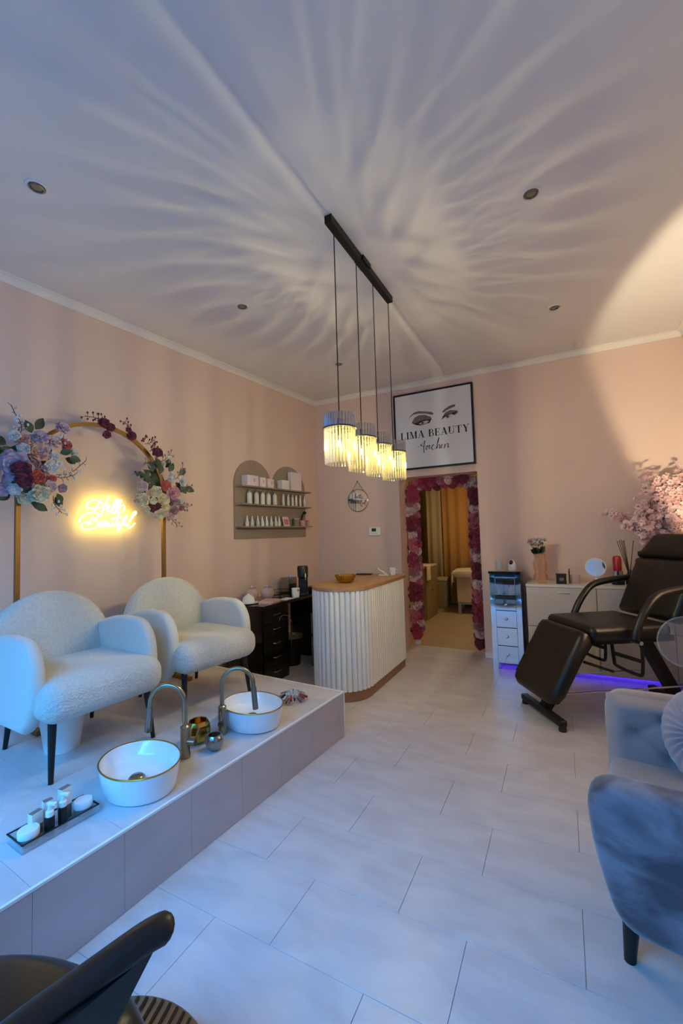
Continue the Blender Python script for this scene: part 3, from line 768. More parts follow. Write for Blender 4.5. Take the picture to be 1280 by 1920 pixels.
LEAVES_R = [(-2.874, 2.298, 1.939, 110), (-2.852, 2.341, 1.924, 80), (-2.917, 2.458, 1.997, 70), (-2.915, 2.247, 1.894, 150), (-2.86, 2.252, 1.843, 130), (-2.849, 2.537, 1.937, 50), (-2.879, 2.529, 1.88, -60), (-2.853, 2.347, 1.973, 120), (-2.87, 2.445, 1.96, 60), (-2.846, 2.533, 1.841, -40), (-2.909, 2.306, 1.908, 140), (-2.887, 2.622, 1.843, -20)]
SPRIGS_L = [((-2.977, 1.392, 2.066), (-2.95, 1.361, 2.249)), ((-2.976, 1.404, 2.078), (-2.946, 1.4, 2.158)), ((-2.957, 1.611, 1.848), (-2.91, 1.789, 1.946)), ((-2.958, 1.596, 1.84), (-2.918, 1.71, 1.845)), ((-2.958, 1.596, 1.706), (-2.926, 1.622, 1.592)), ((-2.958, 1.594, 2.053), (-2.924, 1.643, 2.093))]
SPRIGS_R = [((-2.89, 2.326, 1.844), (-2.877, 2.143, 1.925)), ((-2.876, 2.482, 1.884), (-2.837, 2.573, 2.0)), ((-2.873, 2.512, 1.869), (-2.833, 2.619, 1.834)), ((-2.878, 2.459, 1.624), (-2.844, 2.5, 1.508)), ((-2.895, 2.278, 1.683), (-2.876, 2.159, 1.721)), ((-2.87, 2.547, 1.695), (-2.834, 2.611, 1.664)), ((-2.886, 2.375, 2.037), (-2.849, 2.45, 2.101)), ((-2.892, 2.303, 1.984), (-2.87, 2.222, 2.009))]
SPRIGS_T = [((-2.984, 1.962, 2.269), (-2.968, 1.812, 2.303)), ((-2.981, 2.001, 2.278), (-2.96, 1.897, 2.303)), ((-2.964, 2.181, 2.242), (-2.942, 2.096, 2.318)), ((-2.954, 2.288, 2.175), (-2.918, 2.351, 2.208)), ((-2.955, 2.279, 2.191), (-2.927, 2.258, 2.209)), ((-2.95, 2.325, 2.12), (-2.917, 2.36, 2.166))]
cluster('flower_bunch', 'large bunch of lilac, peach, plum and white silk flowers on the arch left side', ROSES_L, LEAVES_L, SPRIGS_L, 'sprig', 'f_white', (-2.98, 1.47, 1.87), 3)
cluster('flower_bunch', 'smaller bunch of cream, pink and plum silk flowers beside the neon sign', ROSES_R, LEAVES_R, SPRIGS_R, 'sprig', 'f_mauve', (-2.92, 2.39, 1.80), 4)
cluster('flower_sprig', 'dark red silk blooms and twigs along the arch top', ROSES_T, [], SPRIGS_T, 'twig', 'f_plum', (-2.97, 2.03, 2.25), 5, 0.008)

# ================================================================== NEON SIGN
NEON = [
  ('hello', [(2.032, 1.729), (2.018, 1.702), (1.995, 1.667), (1.974, 1.629)]),
  ('hello', [(2.044, 1.674), (2.023, 1.697), (1.99, 1.71), (1.958, 1.708), (1.931, 1.69), (1.923, 1.669), (1.932, 1.651), (1.958, 1.645), (1.999, 1.653), (2.037, 1.662), (2.051, 1.674)]),
  ('hello', [(2.092, 1.749), (2.065, 1.699), (2.046, 1.655), (2.032, 1.616), (2.013, 1.589)]),
  ('hello', [(2.065, 1.643), (2.089, 1.661), (2.089, 1.676), (2.075, 1.675), (2.065, 1.651), (2.079, 1.627), (2.109, 1.638), (2.143, 1.688), (2.156, 1.723), (2.141, 1.725), (2.118, 1.672), (2.108, 1.628), (2.128, 1.619), (2.168, 1.679), (2.186, 1.715), (2.171, 1.719), (2.148, 1.668), (2.14, 1.624), (2.163, 1.624)]),
  ('hello', [(2.183, 1.675), (2.163, 1.654), (2.168, 1.629), (2.193, 1.63), (2.211, 1.656), (2.204, 1.681), (2.183, 1.675)]),
  ('beautiful', [(1.866, 1.538), (1.883, 1.58), (1.918, 1.608), (1.963, 1.619), (1.995, 1.615), (2.006, 1.596), (1.99, 1.572), (1.97, 1.565), (1.986, 1.56), (1.999, 1.544), (1.995, 1.516), (1.963, 1.494), (1.918, 1.49), (1.89, 1.497), (1.884, 1.516), (1.896, 1.536), (1.927, 1.543), (1.963, 1.527)]),
  ('beautiful', [(1.965, 1.591), (1.945, 1.548), (1.929, 1.518)]),
  ('beautiful', [(2.013, 1.52), (2.032, 1.535), (2.032, 1.549), (2.018, 1.544), (2.011, 1.52), (2.023, 1.508), (2.046, 1.52), (2.065, 1.544), (2.051, 1.544), (2.044, 1.52), (2.056, 1.511), (2.072, 1.54), (2.07, 1.513), (2.087, 1.54), (2.082, 1.516), (2.099, 1.513), (2.113, 1.545), (2.113, 1.513), (2.133, 1.53)]),
  ('beautiful', [(2.165, 1.615), (2.145, 1.545), (2.14, 1.513), (2.158, 1.52), (2.17, 1.55), (2.167, 1.516), (2.183, 1.523), (2.224, 1.581), (2.228, 1.601), (2.211, 1.591), (2.183, 1.521), (2.163, 1.474), (2.154, 1.491), (2.193, 1.53), (2.201, 1.553), (2.195, 1.526), (2.208, 1.526), (2.221, 1.548), (2.224, 1.516), (2.271, 1.582), (2.308, 1.621), (2.29, 1.63), (2.25, 1.561), (2.234, 1.508), (2.255, 1.5), (2.297, 1.539)]),
  ('beautiful', [(2.108, 1.572), (2.183, 1.583)]),
]
neon = thing('neon_sign', 'glowing yellow neon sign reading Hello Beautiful on left wall', 'neon sign', tuple(WL(2.09, 0.045, 1.6)), WALL_RZ)
neon_inv = Matrix.LocRotScale(WL(2.09, 0.045, 1.6), Matrix.Rotation(WALL_RZ, 3, 'Z').to_quaternion(), None).inverted()
for w_ in ('hello', 'beautiful'):
    m = MB()
    for ww, st in NEON:
        if ww != w_: continue
        pts = smooth_path([neon_inv @ WL(y + 0.0926 * 0.06, 0.06, z) for y, z in st], 5)
        m.tube(pts, 0.0048, 8)
    obj('neon_tube_' + w_, m, 'neon', neon)
m = MB()
for y, z in ((1.95, 1.60), (2.10, 1.66), (2.25, 1.55), (2.05, 1.53)):
    m.cyl(neon_inv @ WL(y, 0.0015, z), neon_inv @ WL(y, 0.058, z), 0.003, 0.003, 8)
obj('stand_off', m, 'clear', neon)
pts = [neon_inv @ WL(y, 0.006, z) for y, z in ((2.22, 1.50), (2.24, 1.40), (2.235, 1.28), (2.22, 1.12), (2.225, 0.95), (2.22, 0.6))]
obj('power_cable', MB().tube(smooth_path(pts, 5), 0.0022, 6), 'plastic_white', neon)

# ================================================================== ARCHED WALL SHELF
SHELF_Z = (1.945, 1.752, 1.512)
sh = thing('arched_shelf', 'taupe double-arched wall shelf with three narrow boards', 'shelf', tuple(WL(4.0, 0.0, 1.38)), WALL_RZ)
# local: x out of wall, y along wall, z up from panel bottom
def sl(y): return (y - 4.0) / 0.9957
for y0, y1 in ((3.42, 3.995), (3.995, 4.622)):
    r = (sl(y1) - sl(y0)) / 2; c = (sl(y0) + sl(y1)) / 2; zs = 2.245 - 1.38 - r
    ol = [(sl(y0), 0), (sl(y1), 0), (sl(y1), zs)] + arc(c, zs, r, 0, 180, 24)[1:-1] + [(sl(y0), zs)]
    obj('back_panel', MB().prism(ol, 0.016, (0.001, 0, 0), (0, 1, 0), (0, 0, 1)), 'taupe', sh, smooth=False)
for z in SHELF_Z:
    obj('shelf_board', MB().box(0.017, 0.125, sl(3.43), sl(4.615), z - 1.38 - 0.014, z - 1.38), 'taupe', sh, smooth=False)
def on_shelf(y, lev, o=0.07): p = WL(y, o, SHELF_Z[lev] + 0.0005); return tuple(p)
def carton_on(y, lev, w, d, h, m, label, mark=True, o=0.07):
    t = thing('product_carton', label, 'carton', on_shelf(y, lev, o), WALL_RZ, 'cartons on the arched shelf')
    obj('carton_body', MB().box(-d / 2, d / 2, -w / 2, w / 2, 0, h), m, t, smooth=False)
    if mark:
        mk = MB().box(d / 2, d / 2 + 0.0006, w * 0.10 - 0.004, w * 0.10 + 0.004, h * 0.40, h * 0.72)
        mk.prism([(0, 0), (0.016, 0.014), (0.011, 0.016), (-0.003, 0.003)], 0.0006, (d / 2, w * 0.10, h * 0.55), (0, 1, 0), (0, 0, 1))
        mk.prism([(0, 0), (0.016, -0.014), (0.011, -0.016), (-0.003, -0.003)], 0.0006, (d / 2, w * 0.10, h * 0.55), (0, 1, 0), (0, 0, 1))
        obj('logo_mark', mk, 'rose_card', t, smooth=False)
carton_on(3.60, 0, 0.165, 0.09, 0.112, 'card_pink', 'widest pale carton at the left end of the top shelf')
carton_on(3.755, 0, 0.09, 0.08, 0.105, 'card_pink', 'small pale carton, middle of three on the left top shelf')
carton_on(3.885, 0, 0.095, 0.08, 0.100, 'card_pink', 'small pale carton next to the notch between the arches')
carton_on(4.14, 0, 0.12, 0.08, 0.108, 'card_white', 'white carton in front of the right arch, beside tall carton', False)
carton_on(4.37, 0, 0.20, 0.05, 0.225, 'card_pink', 'tall pale pink carton at the right end of top shelf', False, 0.06)
ord1 = ['first', 'second', 'third', 'fourth', 'fifth', 'sixth', 'seventh', 'eighth']
def serum(y, i):
    t = thing('shampoo_bottle', 'wide pearl bottle on the middle shelf, %s from the left' % ord1[i], 'bottle', on_shelf(y, 1), WALL_RZ, 'wide bottles on the middle shelf')
    obj('bottle_body', MB().lathe([(0.001, 0), (0.026, 0), (0.028, 0.004), (0.028, 0.105), (0.022, 0.122), (0.011, 0.130), (0.001, 0.130)], 18), 'bottle', t)
    obj('cap', MB().lathe([(0.012, 0.128), (0.012, 0.148), (0.006, 0.156), (0.005, 0.168), (0.001, 0.168)], 12), 'bottle_cap', t)
for i, y in enumerate((3.585, 3.69, 3.785, 3.88, 3.985)): serum(y, i)
def slim(y, i):
    t = thing('slim_bottle', 'slim pearl bottle on the middle shelf right half, %s from the left' % ord1[i], 'bottle', on_shelf(y, 1), WALL_RZ, 'slim bottles on the middle shelf')
    obj('bottle_body', MB().lathe([(0.001, 0), (0.016, 0), (0.018, 0.003), (0.016, 0.07), (0.013, 0.12), (0.001, 0.12)], 14), 'tube_pearl', t)
    obj('cap', MB().lathe([(0.012, 0.119), (0.016, 0.124), (0.015, 0.140), (0.006, 0.146), (0.001, 0.146)], 12), 'bottle_cap', t)
for i, y in enumerate((4.135, 4.225, 4.305, 4.375, 4.455, 4.54)): slim(y, i)
def dropper(y, i):
    t = thing('nozzle_bottle', 'small cone-tipped bottle on the lowest shelf, %s from the left' % ord1[i], 'bottle', on_shelf(y, 2), WALL_RZ, 'nozzle bottles on the lowest shelf')
    obj('bottle_body', MB().lathe([(0.001, 0), (0.019, 0), (0.021, 0.004), (0.021, 0.045), (0.014, 0.058), (0.001, 0.058)], 14), 'bottle', t)
    obj('nozzle', MB().lathe([(0.012, 0.057), (0.010, 0.075), (0.004, 0.112), (0.001, 0.114)], 12), 'plastic_white', t)
for i, y in enumerate((3.545, 3.62, 3.705, 3.775, 3.845, 3.92, 3.995, 4.055)): dropper(y, i)
t = thing('leaflet', 'pink printed card leaning on the lowest shelf', 'card', on_shelf(4.20, 2, 0.05), WALL_RZ)
obj('card_sheet', MB().prism([(-0.06, 0), (0.05, 0), (0.045, 0.115), (-0.065, 0.115)], 0.003, (0.015, 0.0, 0.0), (0, 1, 0), (-0.2, 0, 0.98)), 'card_pink', t, smooth=False)
obj('printed_block', MB().prism([(-0.04, 0.02), (0.035, 0.02), (0.032, 0.085), (-0.045, 0.085)], 0.0015, (0.018, 0.0, 0.0005), (0, 1, 0), (-0.2, 0, 0.98)), 'rose_card', t, smooth=False)
t = thing('storage_tin', 'grey tin beside the brush holder on the lowest shelf', 'tin', on_shelf(4.365, 2), WALL_RZ)
obj('tin_body', MB().lathe([(0.001, 0), (0.042, 0), (0.043, 0.004), (0.043, 0.082), (0.040, 0.085), (0.001, 0.085)], 20), 'taupe_box', t)
obj('tin_lid', MB().lathe([(0.044, 0.083), (0.045, 0.086), (0.045, 0.094), (0.001, 0.097)], 20), 'bottle_cap', t)
t = thing('brush_holder', 'pink cup holding a dark brush at the right end of lowest shelf', 'cup', on_shelf(4.49, 2), WALL_RZ)
obj('cup_body', MB().lathe([(0.001, 0.003), (0.033, 0.003), (0.035, 0), (0.038, 0.07), (0.036, 0.071), (0.033, 0.006), (0.001, 0.006)], 20), 'blush', t)
b_ = obj('brush_handle', MB().tube([(0, -0.01, 0.01), (0, -0.015, 0.08), (0.0, 0.0, 0.13), (0.0, 0.03, 0.155)], 0.012, 10), 'plastic_black', t)
obj('brush_head', MB().ellipsoid((0, 0.05, 0.168), (0.020, 0.028, 0.020), 12, 8), 'plastic_black', b_)
t = thing('pink_box', 'small dusky pink box at the lowest shelf corner', 'box', on_shelf(4.58, 2), WALL_RZ)
obj('box_body', MB().box(-0.03, 0.03, -0.018, 0.018, 0, 0.062), 'blush', t, smooth=False)
obj('box_lid', MB().box(-0.031, 0.031, -0.019, 0.019, 0.062, 0.074), 'rose_card', t, smooth=False)

# ================================================================== BLACK NAIL DESK
DZ_ = 0.75
dk = thing('nail_desk', 'black gloss nail desk with drawer pedestal against left wall', 'desk', (0, 0, 0))
obj('desk_top', MB().add([(-2.96, 3.165, DZ_ - 0.03), (-2.485, 3.165, DZ_ - 0.03), (-2.485, 4.30, DZ_ - 0.03), (-2.945, 4.30, DZ_ - 0.03),
                          (-2.96, 3.165, DZ_), (-2.485, 3.165, DZ_), (-2.485, 4.30, DZ_), (-2.945, 4.30, DZ_)],
                         [(0, 3, 2, 1), (4, 5, 6, 7), (0, 1, 5, 4), (1, 2, 6, 5), (2, 3, 7, 6), (3, 0, 4, 7)]), 'gloss_black', dk, smooth=False)
obj('pedestal', MB().box(-2.955, -2.515, 3.18, 3.60, 0.0, DZ_ - 0.031), 'gloss_black', dk, smooth=False)
for k in range(5):
    z0 = 0.03 + k * 0.135
    d_ = obj('drawer', MB().box(-2.515, -2.503, 3.19, 3.59, z0, z0 + 0.128), 'gloss_black', dk, smooth=False)
    obj('drawer_handle', MB().tube([(-2.503, 3.34, z0 + 0.075), (-2.488, 3.345, z0 + 0.075), (-2.488, 3.435, z0 + 0.075), (-2.503, 3.44, z0 + 0.075)], 0.004, 6), 'chrome', d_)
obj('desk_leg', MB().box(-2.93, -2.50, 4.25, 4.29, 0.0, DZ_ - 0.031), 'gloss_black', dk, smooth=False)
obj('table_lamp_cable', MB().tube(smooth_path([(-2.502, 3.43, 0.57), (-2.485, 3.44, 0.612), (-2.47, 3.50, 0.615), (-2.465, 3.57, 0.57), (-2.49, 3.63, 0.48), (-2.52, 3.64, 0.2)], 5), 0.0035, 6), 'chrome', dk)

t = thing('ceramic_dome', 'small white ceramic dome on a saucer at the desk front', 'ornament', (-2.755, 3.285, DZ_), 0)
obj('dome', MB().lathe([(0.058, 0.008), (0.062, 0.025), (0.052, 0.060), (0.03, 0.080), (0.012, 0.086), (0.010, 0.095), (0.001, 0.098)], 24), 'porcelain', t)
obj('saucer', MB().lathe([(0.001, 0.0), (0.07, 0.0), (0.098, 0.008), (0.097, 0.011), (0.07, 0.006), (0.001, 0.006)], 28), 'porcelain', t)
for i, (x, y, lb) in enumerate(((-2.86, 3.465, 'round pale pink glass jar nearest the wall on the black desk'), (-2.745, 3.575, 'round pale pink glass jar beside the pink books on the black desk'))):
    t = thing('round_glass_jar', lb, 'jar', (x, y, DZ_), 0, 'pink glass jars')
    obj('jar_globe', MB().lathe([(0.001, 0.0), (0.035, 0.0), (0.065, 0.03), (0.072, 0.065), (0.062, 0.10), (0.04, 0.12), (0.001, 0.122)], 24), 'pink_glass', t)
    obj('jar_lid', MB().lathe([(0.042, 0.118), (0.042, 0.128), (0.012, 0.134), (0.010, 0.146), (0.001, 0.148)], 18), 'chrome', t)
for i, (z, m, rz, lb) in enumerate(((0.0, 'rose_card', 0.2, 'rose red notebook under the pink one on the black desk'), (0.0125, 'blush', 0.32, 'pink notebook on top of the red one'))):
    t = thing('notebook', lb, 'notebook', (-2.59, 3.40, DZ_ + z), rz, 'notebooks on the desk')
    obj('cover', MB().box(-0.07, 0.07, -0.10, 0.10, 0, 0.002).box(-0.07, 0.07, -0.10, 0.10, 0.010, 0.012).box(-0.07, -0.067, -0.10, 0.10, 0.002, 0.010), m, t, smooth=False)
    obj('pages', MB().box(-0.067, 0.068, -0.098, 0.098, 0.002, 0.010), 'card_white', t, smooth=False)
t = thing('wire_tray', 'black wire frame tray on the black desk', 'tray', (-2.72, 3.80, DZ_), 0.0)
for z in (0.003, 0.06):
    obj('wire_rim', MB().tube([(-0.11, -0.125, z), (0.11, -0.125, z), (0.11, 0.125, z), (-0.11, 0.125, z)], 0.003, 6, closed=True), 'black_metal', t)
for x in (-0.11, 0.11):
    for y in (-0.125, 0.125):
        obj('wire_post', MB().cyl((x, y, 0.0), (x, y, 0.06), 0.003, 0.003, 6), 'black_metal', t)
tag(obj('paper_sheet', MB().box(-2.60, -2.50, 3.555, 3.70, DZ_ + 0.0005, DZ_ + 0.005), 'card_white', smooth=False), 'small white paper stack at the desk edge before the wire tray', 'paper')
t = thing('coffee_machine', 'tall black capsule coffee machine with pale cup on the desk', 'coffee machine', (-2.535, 3.93, DZ_), math.radians(-60))
obj('machine_base', MB().rbox((0.02, 0, 0.018), (0.085, 0.055, 0.018), 0.01, 3), 'plastic_black', t)
obj('machine_body', MB().rbox((-0.03, 0, 0.16), (0.045, 0.05, 0.14), 0.015, 3), 'plastic_black', t)
obj('brew_head', MB().lathe([(0.001, 0.19), (0.048, 0.19), (0.058, 0.20), (0.060, 0.30), (0.052, 0.318), (0.001, 0.32)], 24, (0.02, 0, 0)), 'plastic_black', t)
obj('lever', MB().tube([(0.075, 0.03, 0.24), (0.095, 0.03, 0.20), (0.09, 0.03, 0.17)], 0.007, 8), 'chrome', t)
t = thing('coffee_cup', 'pale grey cup under the coffee machine spout', 'cup', (-2.53, 3.775, DZ_), 0)
obj('cup_body', MB().lathe([(0.001, 0.004), (0.035, 0.0), (0.04, 0.02), (0.043, 0.095), (0.040, 0.095), (0.036, 0.02), (0.001, 0.01)], 20), 'plastic_white', t)
obj('cup_mark', MB().rbox((0.0405, -0.012, 0.075), (0.004, 0.013, 0.008), 0.003, 2), 'ink_grey', t)
t = thing('silver_appliance', 'silver boxy appliance behind the coffee machine against left wall', 'appliance', (-2.84, 4.10, DZ_), WALL_RZ)
obj('appliance_body', MB().rbox((0, 0, 0.085), (0.06, 0.085, 0.085), 0.015, 3), 'steel', t)
obj('appliance_window', MB().rbox((0.058, 0.0, 0.06), (0.006, 0.06, 0.04), 0.005, 2), 'plastic_black', t)
obj('appliance_knob', MB().cyl((0, 0.03, 0.168), (0, 0.03, 0.195), 0.018, 0.016, 14), 'chrome', t)
t = thing('nail_drill', 'small dark nail drill with cable on the desk end', 'tool', (-2.60, 4.20, DZ_), 0.3)
obj('drill_body', MB().rbox((0, 0, 0.03), (0.05, 0.07, 0.03), 0.012, 3), 'plastic_black', t)
obj('drill_dial', MB().cyl((0.05, 0, 0.035), (0.06, 0, 0.035), 0.015, 0.013, 14), 'chrome', t)

# things under and behind the desk
def cbox(name, label, x, y, z, hx, hy, hz, rz, m='cardboard'):
    t = thing(name, label, 'box', (x, y, z), rz, 'boxes behind the counter')
    obj('box_body', MB().box(-hx, hx, -hy, hy, 0, 2 * hz), m, t, smooth=False)
    obj('box_flap', MB().box(-hx - 0.002, -0.003, -hy, hy, 2 * hz, 2 * hz + 0.004).box(0.003, hx + 0.002, -hy, hy, 2 * hz, 2 * hz + 0.004), m, t, smooth=False)
    obj('tape', MB().box(-0.025, 0.025, -hy - 0.001, hy + 0.001, 2 * hz + 0.004, 2 * hz + 0.005).box(-0.025, 0.025, -hy - 0.0015, -hy, hz, 2 * hz + 0.004), 'taupe_box', t, smooth=False)
cbox('cardboard_box', 'large brown cardboard box on the floor behind the counter', -2.33, 4.10, 0.0, 0.13, 0.16, 0.155, 0.05)
cbox('cardboard_box', 'brown cardboard box stacked on the larger one behind the counter', -2.33, 4.09, 0.33, 0.12, 0.15, 0.11, -0.06)
t = thing('waste_canister', 'dark tapered paper bin standing under the black desk', 'bin', (-2.70, 3.92, 0.0), 0)
obj('canister_body', MB().lathe([(0.001, 0.004), (0.095, 0.0), (0.12, 0.30), (0.125, 0.305), (0.117, 0.30), (0.09, 0.01), (0.001, 0.01)], 24), 'plastic_black', t)
obj('liner', MB().lathe([(0.126, 0.29), (0.128, 0.31), (0.115, 0.308), (0.112, 0.27)], 24), 'taupe_box', t)

# ================================================================== RECEPTION COUNTER
CX, CR, CY0, CY1, CT = -1.785, 0.262, 3.42, 4.30, 0.945
ct = thing('reception_counter', 'white fluted reception counter with oak top and rounded front', 'counter', (CX, 3.8, 0))
def u_outline(r, y1, nb=20, rc=0.0):
    """U shape open towards +y: right side, rounded front, left side"""
    return [(r, y1 - 3.8)] + [(r * math.cos(math.radians(-180 * k / nb)), CY0 - 3.8 + r * math.sin(math.radians(-180 * k / nb))) for k in range(nb + 1)] + [(-r, y1 - 3.8)]
obj('counter_body', MB().prism(u_outline(CR - 0.012, CY1), CT - 0.03 - 0.09, (0, 0, 0.09), (1, 0, 0), (0, 1, 0)), 'slat', ct, angle=30)
obj('plinth', MB().prism(u_outline(CR - 0.004, CY1), 0.09, (0, 0, 0.0), (1, 0, 0), (0, 1, 0)), 'plinth', ct, angle=30)
top_o = [(CR + 0.012, 4.36 - 3.8), (CR - 0.02, 4.41 - 3.8), (CR - 0.07, 4.43 - 3.8)]
ou = u_outline(CR + 0.014, 4.36)
obj('counter_top', MB().prism([(CR - 0.06, 4.43 - 3.8), (CR - 0.01, 4.41 - 3.8)] + ou + [(-CR + 0.01, 4.41 - 3.8), (-CR + 0.06, 4.43 - 3.8)], 0.028, (0, 0, CT - 0.028), (1, 0, 0), (0, 1, 0)), 'oak', ct, angle=30)
# half-round slats, one mesh shared
SR = 0.0222; zs0, zs1 = 0.088, CT - 0.031
sv = []
for z in (zs0, zs1):
    sv += [(SR * 1.15 * math.cos(a), SR * math.sin(a), z) for a in [math.radians(-100 + 200 * k / 10) for k in range(11)]]
slat_me = MB().add(sv, [(k, k + 1, 12 + k, 11 + k) for k in range(10)] + [tuple(range(11))[::-1], tuple(range(11, 22)), (10, 0, 11, 21)]).mesh('slat', 'slat', True, 60)
peri = []
step = 0.0470
yy = CY1 - SR
while yy > CY0: peri.append((CR - 0.012, yy, 0)); yy -= step
s0 = (CY0 - yy)
na = int(PI * (CR - 0.012) / step) + 1
for k in range(na + 1):
    a = -PI * (k + 0.25) / (na + 0.5)
    peri.append(((CR - 0.012) * math.cos(a), CY0 + (CR - 0.012) * math.sin(a), a))
yy = CY0 + step * 0.7
while yy < CY1: peri.append((-(CR - 0.012), yy, PI)); yy += step
for x, y, a in peri:
    link('slat', slat_me, ct, (x, y - 3.8, 0), (0, 0, a))

# on the counter
t = thing('gold_bowl', 'round polished gold bowl on the oak counter top', 'bowl', (-1.825, 3.56, CT), 0)
obj('bowl_shell', MB().lathe([(0.001, 0.0), (0.04, 0.0), (0.075, 0.022), (0.100, 0.072), (0.097, 0.074), (0.072, 0.028), (0.038, 0.008), (0.001, 0.006)], 32), 'bowlgold', t)
m = MB()
for k in range(24):
    a = 2 * PI * k / 24
    m.tube([(0.045 * math.cos(a), 0.045 * math.sin(a), 0.003), (0.076 * math.cos(a), 0.076 * math.sin(a), 0.021), (0.1005 * math.cos(a), 0.1005 * math.sin(a), 0.071)], 0.0028, 5)
obj('bowl_ribs', m, 'bowlgold', t)
t = thing('black_phone', 'flat black phone lying near the counter back edge', 'phone', (-1.965, 4.29, CT), 0.12)
obj('phone_case', MB().rbox((0, 0, 0.007), (0.085, 0.04, 0.007), 0.004, 2), 'plastic_black', t)
obj('phone_screen', MB().rbox((0, 0, 0.0145), (0.080, 0.036, 0.001), 0.0008, 1), 'gloss_black', t)
t = thing('card_reader', 'white angled card stand next to the white cup', 'stand', (-1.725, 4.27, CT), 0.35)
obj('stand_base', MB().rbox((0, 0, 0.004), (0.055, 0.035, 0.004), 0.003, 2), 'plastic_white', t)
ar = obj('stand_slab', MB().rbox((-0.012, 0, 0.04), (0.062, 0.032, 0.006), 0.004, 2, Matrix.Rotation(math.radians(38), 3, 'Y')), 'plastic_white', t)
obj('stand_screen', MB().rbox((-0.035, 0, 0.066), (0.018, 0.02, 0.002), 0.001, 1, Matrix.Rotation(math.radians(38), 3, 'Y')), 'lcd', ar)
t = thing('white_cup', 'small white cup at the far counter corner', 'cup', (-1.645, 4.33, CT), 0)
obj('cup_body', MB().lathe([(0.001, 0.004), (0.026, 0.0), (0.032, 0.03), (0.036, 0.078), (0.033, 0.078), (0.029, 0.03), (0.001, 0.01)], 20), 'porcelain', t)
obj('cup_handle', MB().tube([(0.034, 0, 0.06), (0.055, 0, 0.055), (0.055, 0, 0.03), (0.031, 0, 0.022)], 0.004, 6), 'porcelain', t)

# ================================================================== PENDANT LAMP
pl = thing('pendant_lamp', 'black bar pendant with four glass rod shades hanging from the ceiling', 'lamp', (-1.085, 2.5, CEIL_Z))
# local z is measured down from the ceiling
obj('ceiling_bar', MB().box(-0.022, 0.022, 2.03 - 2.5, 3.0 - 2.5, -0.045, 0.0), 'black_metal', pl, smooth=False)
obj('ceiling_rose', MB().box(-0.034, 0.034, -0.06, 0.06, -0.03, 0.0), 'black_metal', pl, smooth=False)
rod_me = MB()
for sec in range(1):
    rod_me.cyl((0, 0, -0.198), (0, 0, 0.0), 0.0060, 0.0060, 8)
    rod_me.ellipsoid((0, 0, -0.198), (0.0060, 0.0060, 0.006), 8, 4)
rod_mesh = rod_me.mesh('glass_rod', 'rod')
rod_end_mesh = MB().cyl((0, 0, 0.0), (0, 0, 0.078), 0.0078, 0.0078, 8).mesh('glass_rod_end', 'rod_end')
bulb_me = MB().lathe([(0.0008, -0.016), (0.002, -0.013), (0.002, 0.013), (0.0008, 0.016)], 10).mesh('bulb', 'bulb', True)
RING_Z = 1.993 - CEIL_Z
for i, y in enumerate((2.098, 2.395, 2.664, 2.958)):
    obj('cord', MB().cyl((0, y - 2.5, -0.045), (0, y - 2.5, RING_Z + 0.055), 0.0032, 0.0032, 8), 'cord', pl)
    sh_ = obj('shade_ring', MB().tube([(0.092 * math.cos(2 * PI * k / 40), 0.092 * math.sin(2 * PI * k / 40), 0) for k in range(40)], 0.0042, 8, closed=True), 'black_metal', pl)
    sh_.location = (0, y - 2.5, RING_Z)
    spokes = MB()
    for k in range(4):
        a = PI / 4 + k * PI / 2
        spokes.cyl((0, 0, 0.0), (0.092 * math.cos(a), 0.092 * math.sin(a), 0.0), 0.0028, 0.0028, 6)
    spokes.cyl((0, 0, -0.04), (0, 0, 0.06), 0.010, 0.009, 12)
    obj('lamp_holder', spokes, 'black_metal', sh_)
    b_ = link('bulb', bulb_me, sh_, (0, 0, -0.083))
    for k in range(29):
        a = 2 * PI * k / 29
        link('glass_rod', rod_mesh, sh_, (0.0835 * math.cos(a), 0.0835 * math.sin(a), 0))
        link('glass_rod_end', rod_end_mesh, sh_, (0.0845 * math.cos(a), 0.0845 * math.sin(a), 0))

# ================================================================== DOWNLIGHTS
dl_lab = ['recessed ceiling spotlight at the far left edge of the picture', 'recessed ceiling spotlight right of the pendant bar, the larger one', 'recessed ceiling spotlight above the left wall flower arch',
          'recessed ceiling spotlight near the back wall on the right', 'recessed ceiling spotlight in the back left ceiling corner']
for (x, y), lb in zip(((-2.271, 1.138), (-0.06, 2.435), (-2.13, 2.527), (0.032, 3.822), (-2.01, 3.915)), dl_lab):
    t = thing('ceiling_spotlight', lb, 'spotlight', (x, y, CEIL_Z), 0, 'recessed ceiling spotlights')
    obj('trim_ring', MB().lathe([(0.052, 0.0), (0.050, -0.005), (0.040, -0.007), (0.036, -0.003), (0.034, 0.0)], 28), 'ceiling', t)
    obj('swivel_ring', MB().lathe([(0.035, -0.001), (0.033, -0.011), (0.028, -0.012), (0.026, -0.003)], 28), 'steel', t)
    obj('lamp_glass', MB().lathe([(0.001, -0.006), (0.024, -0.006), (0.027, -0.003)], 24), 'silver_glass', t)

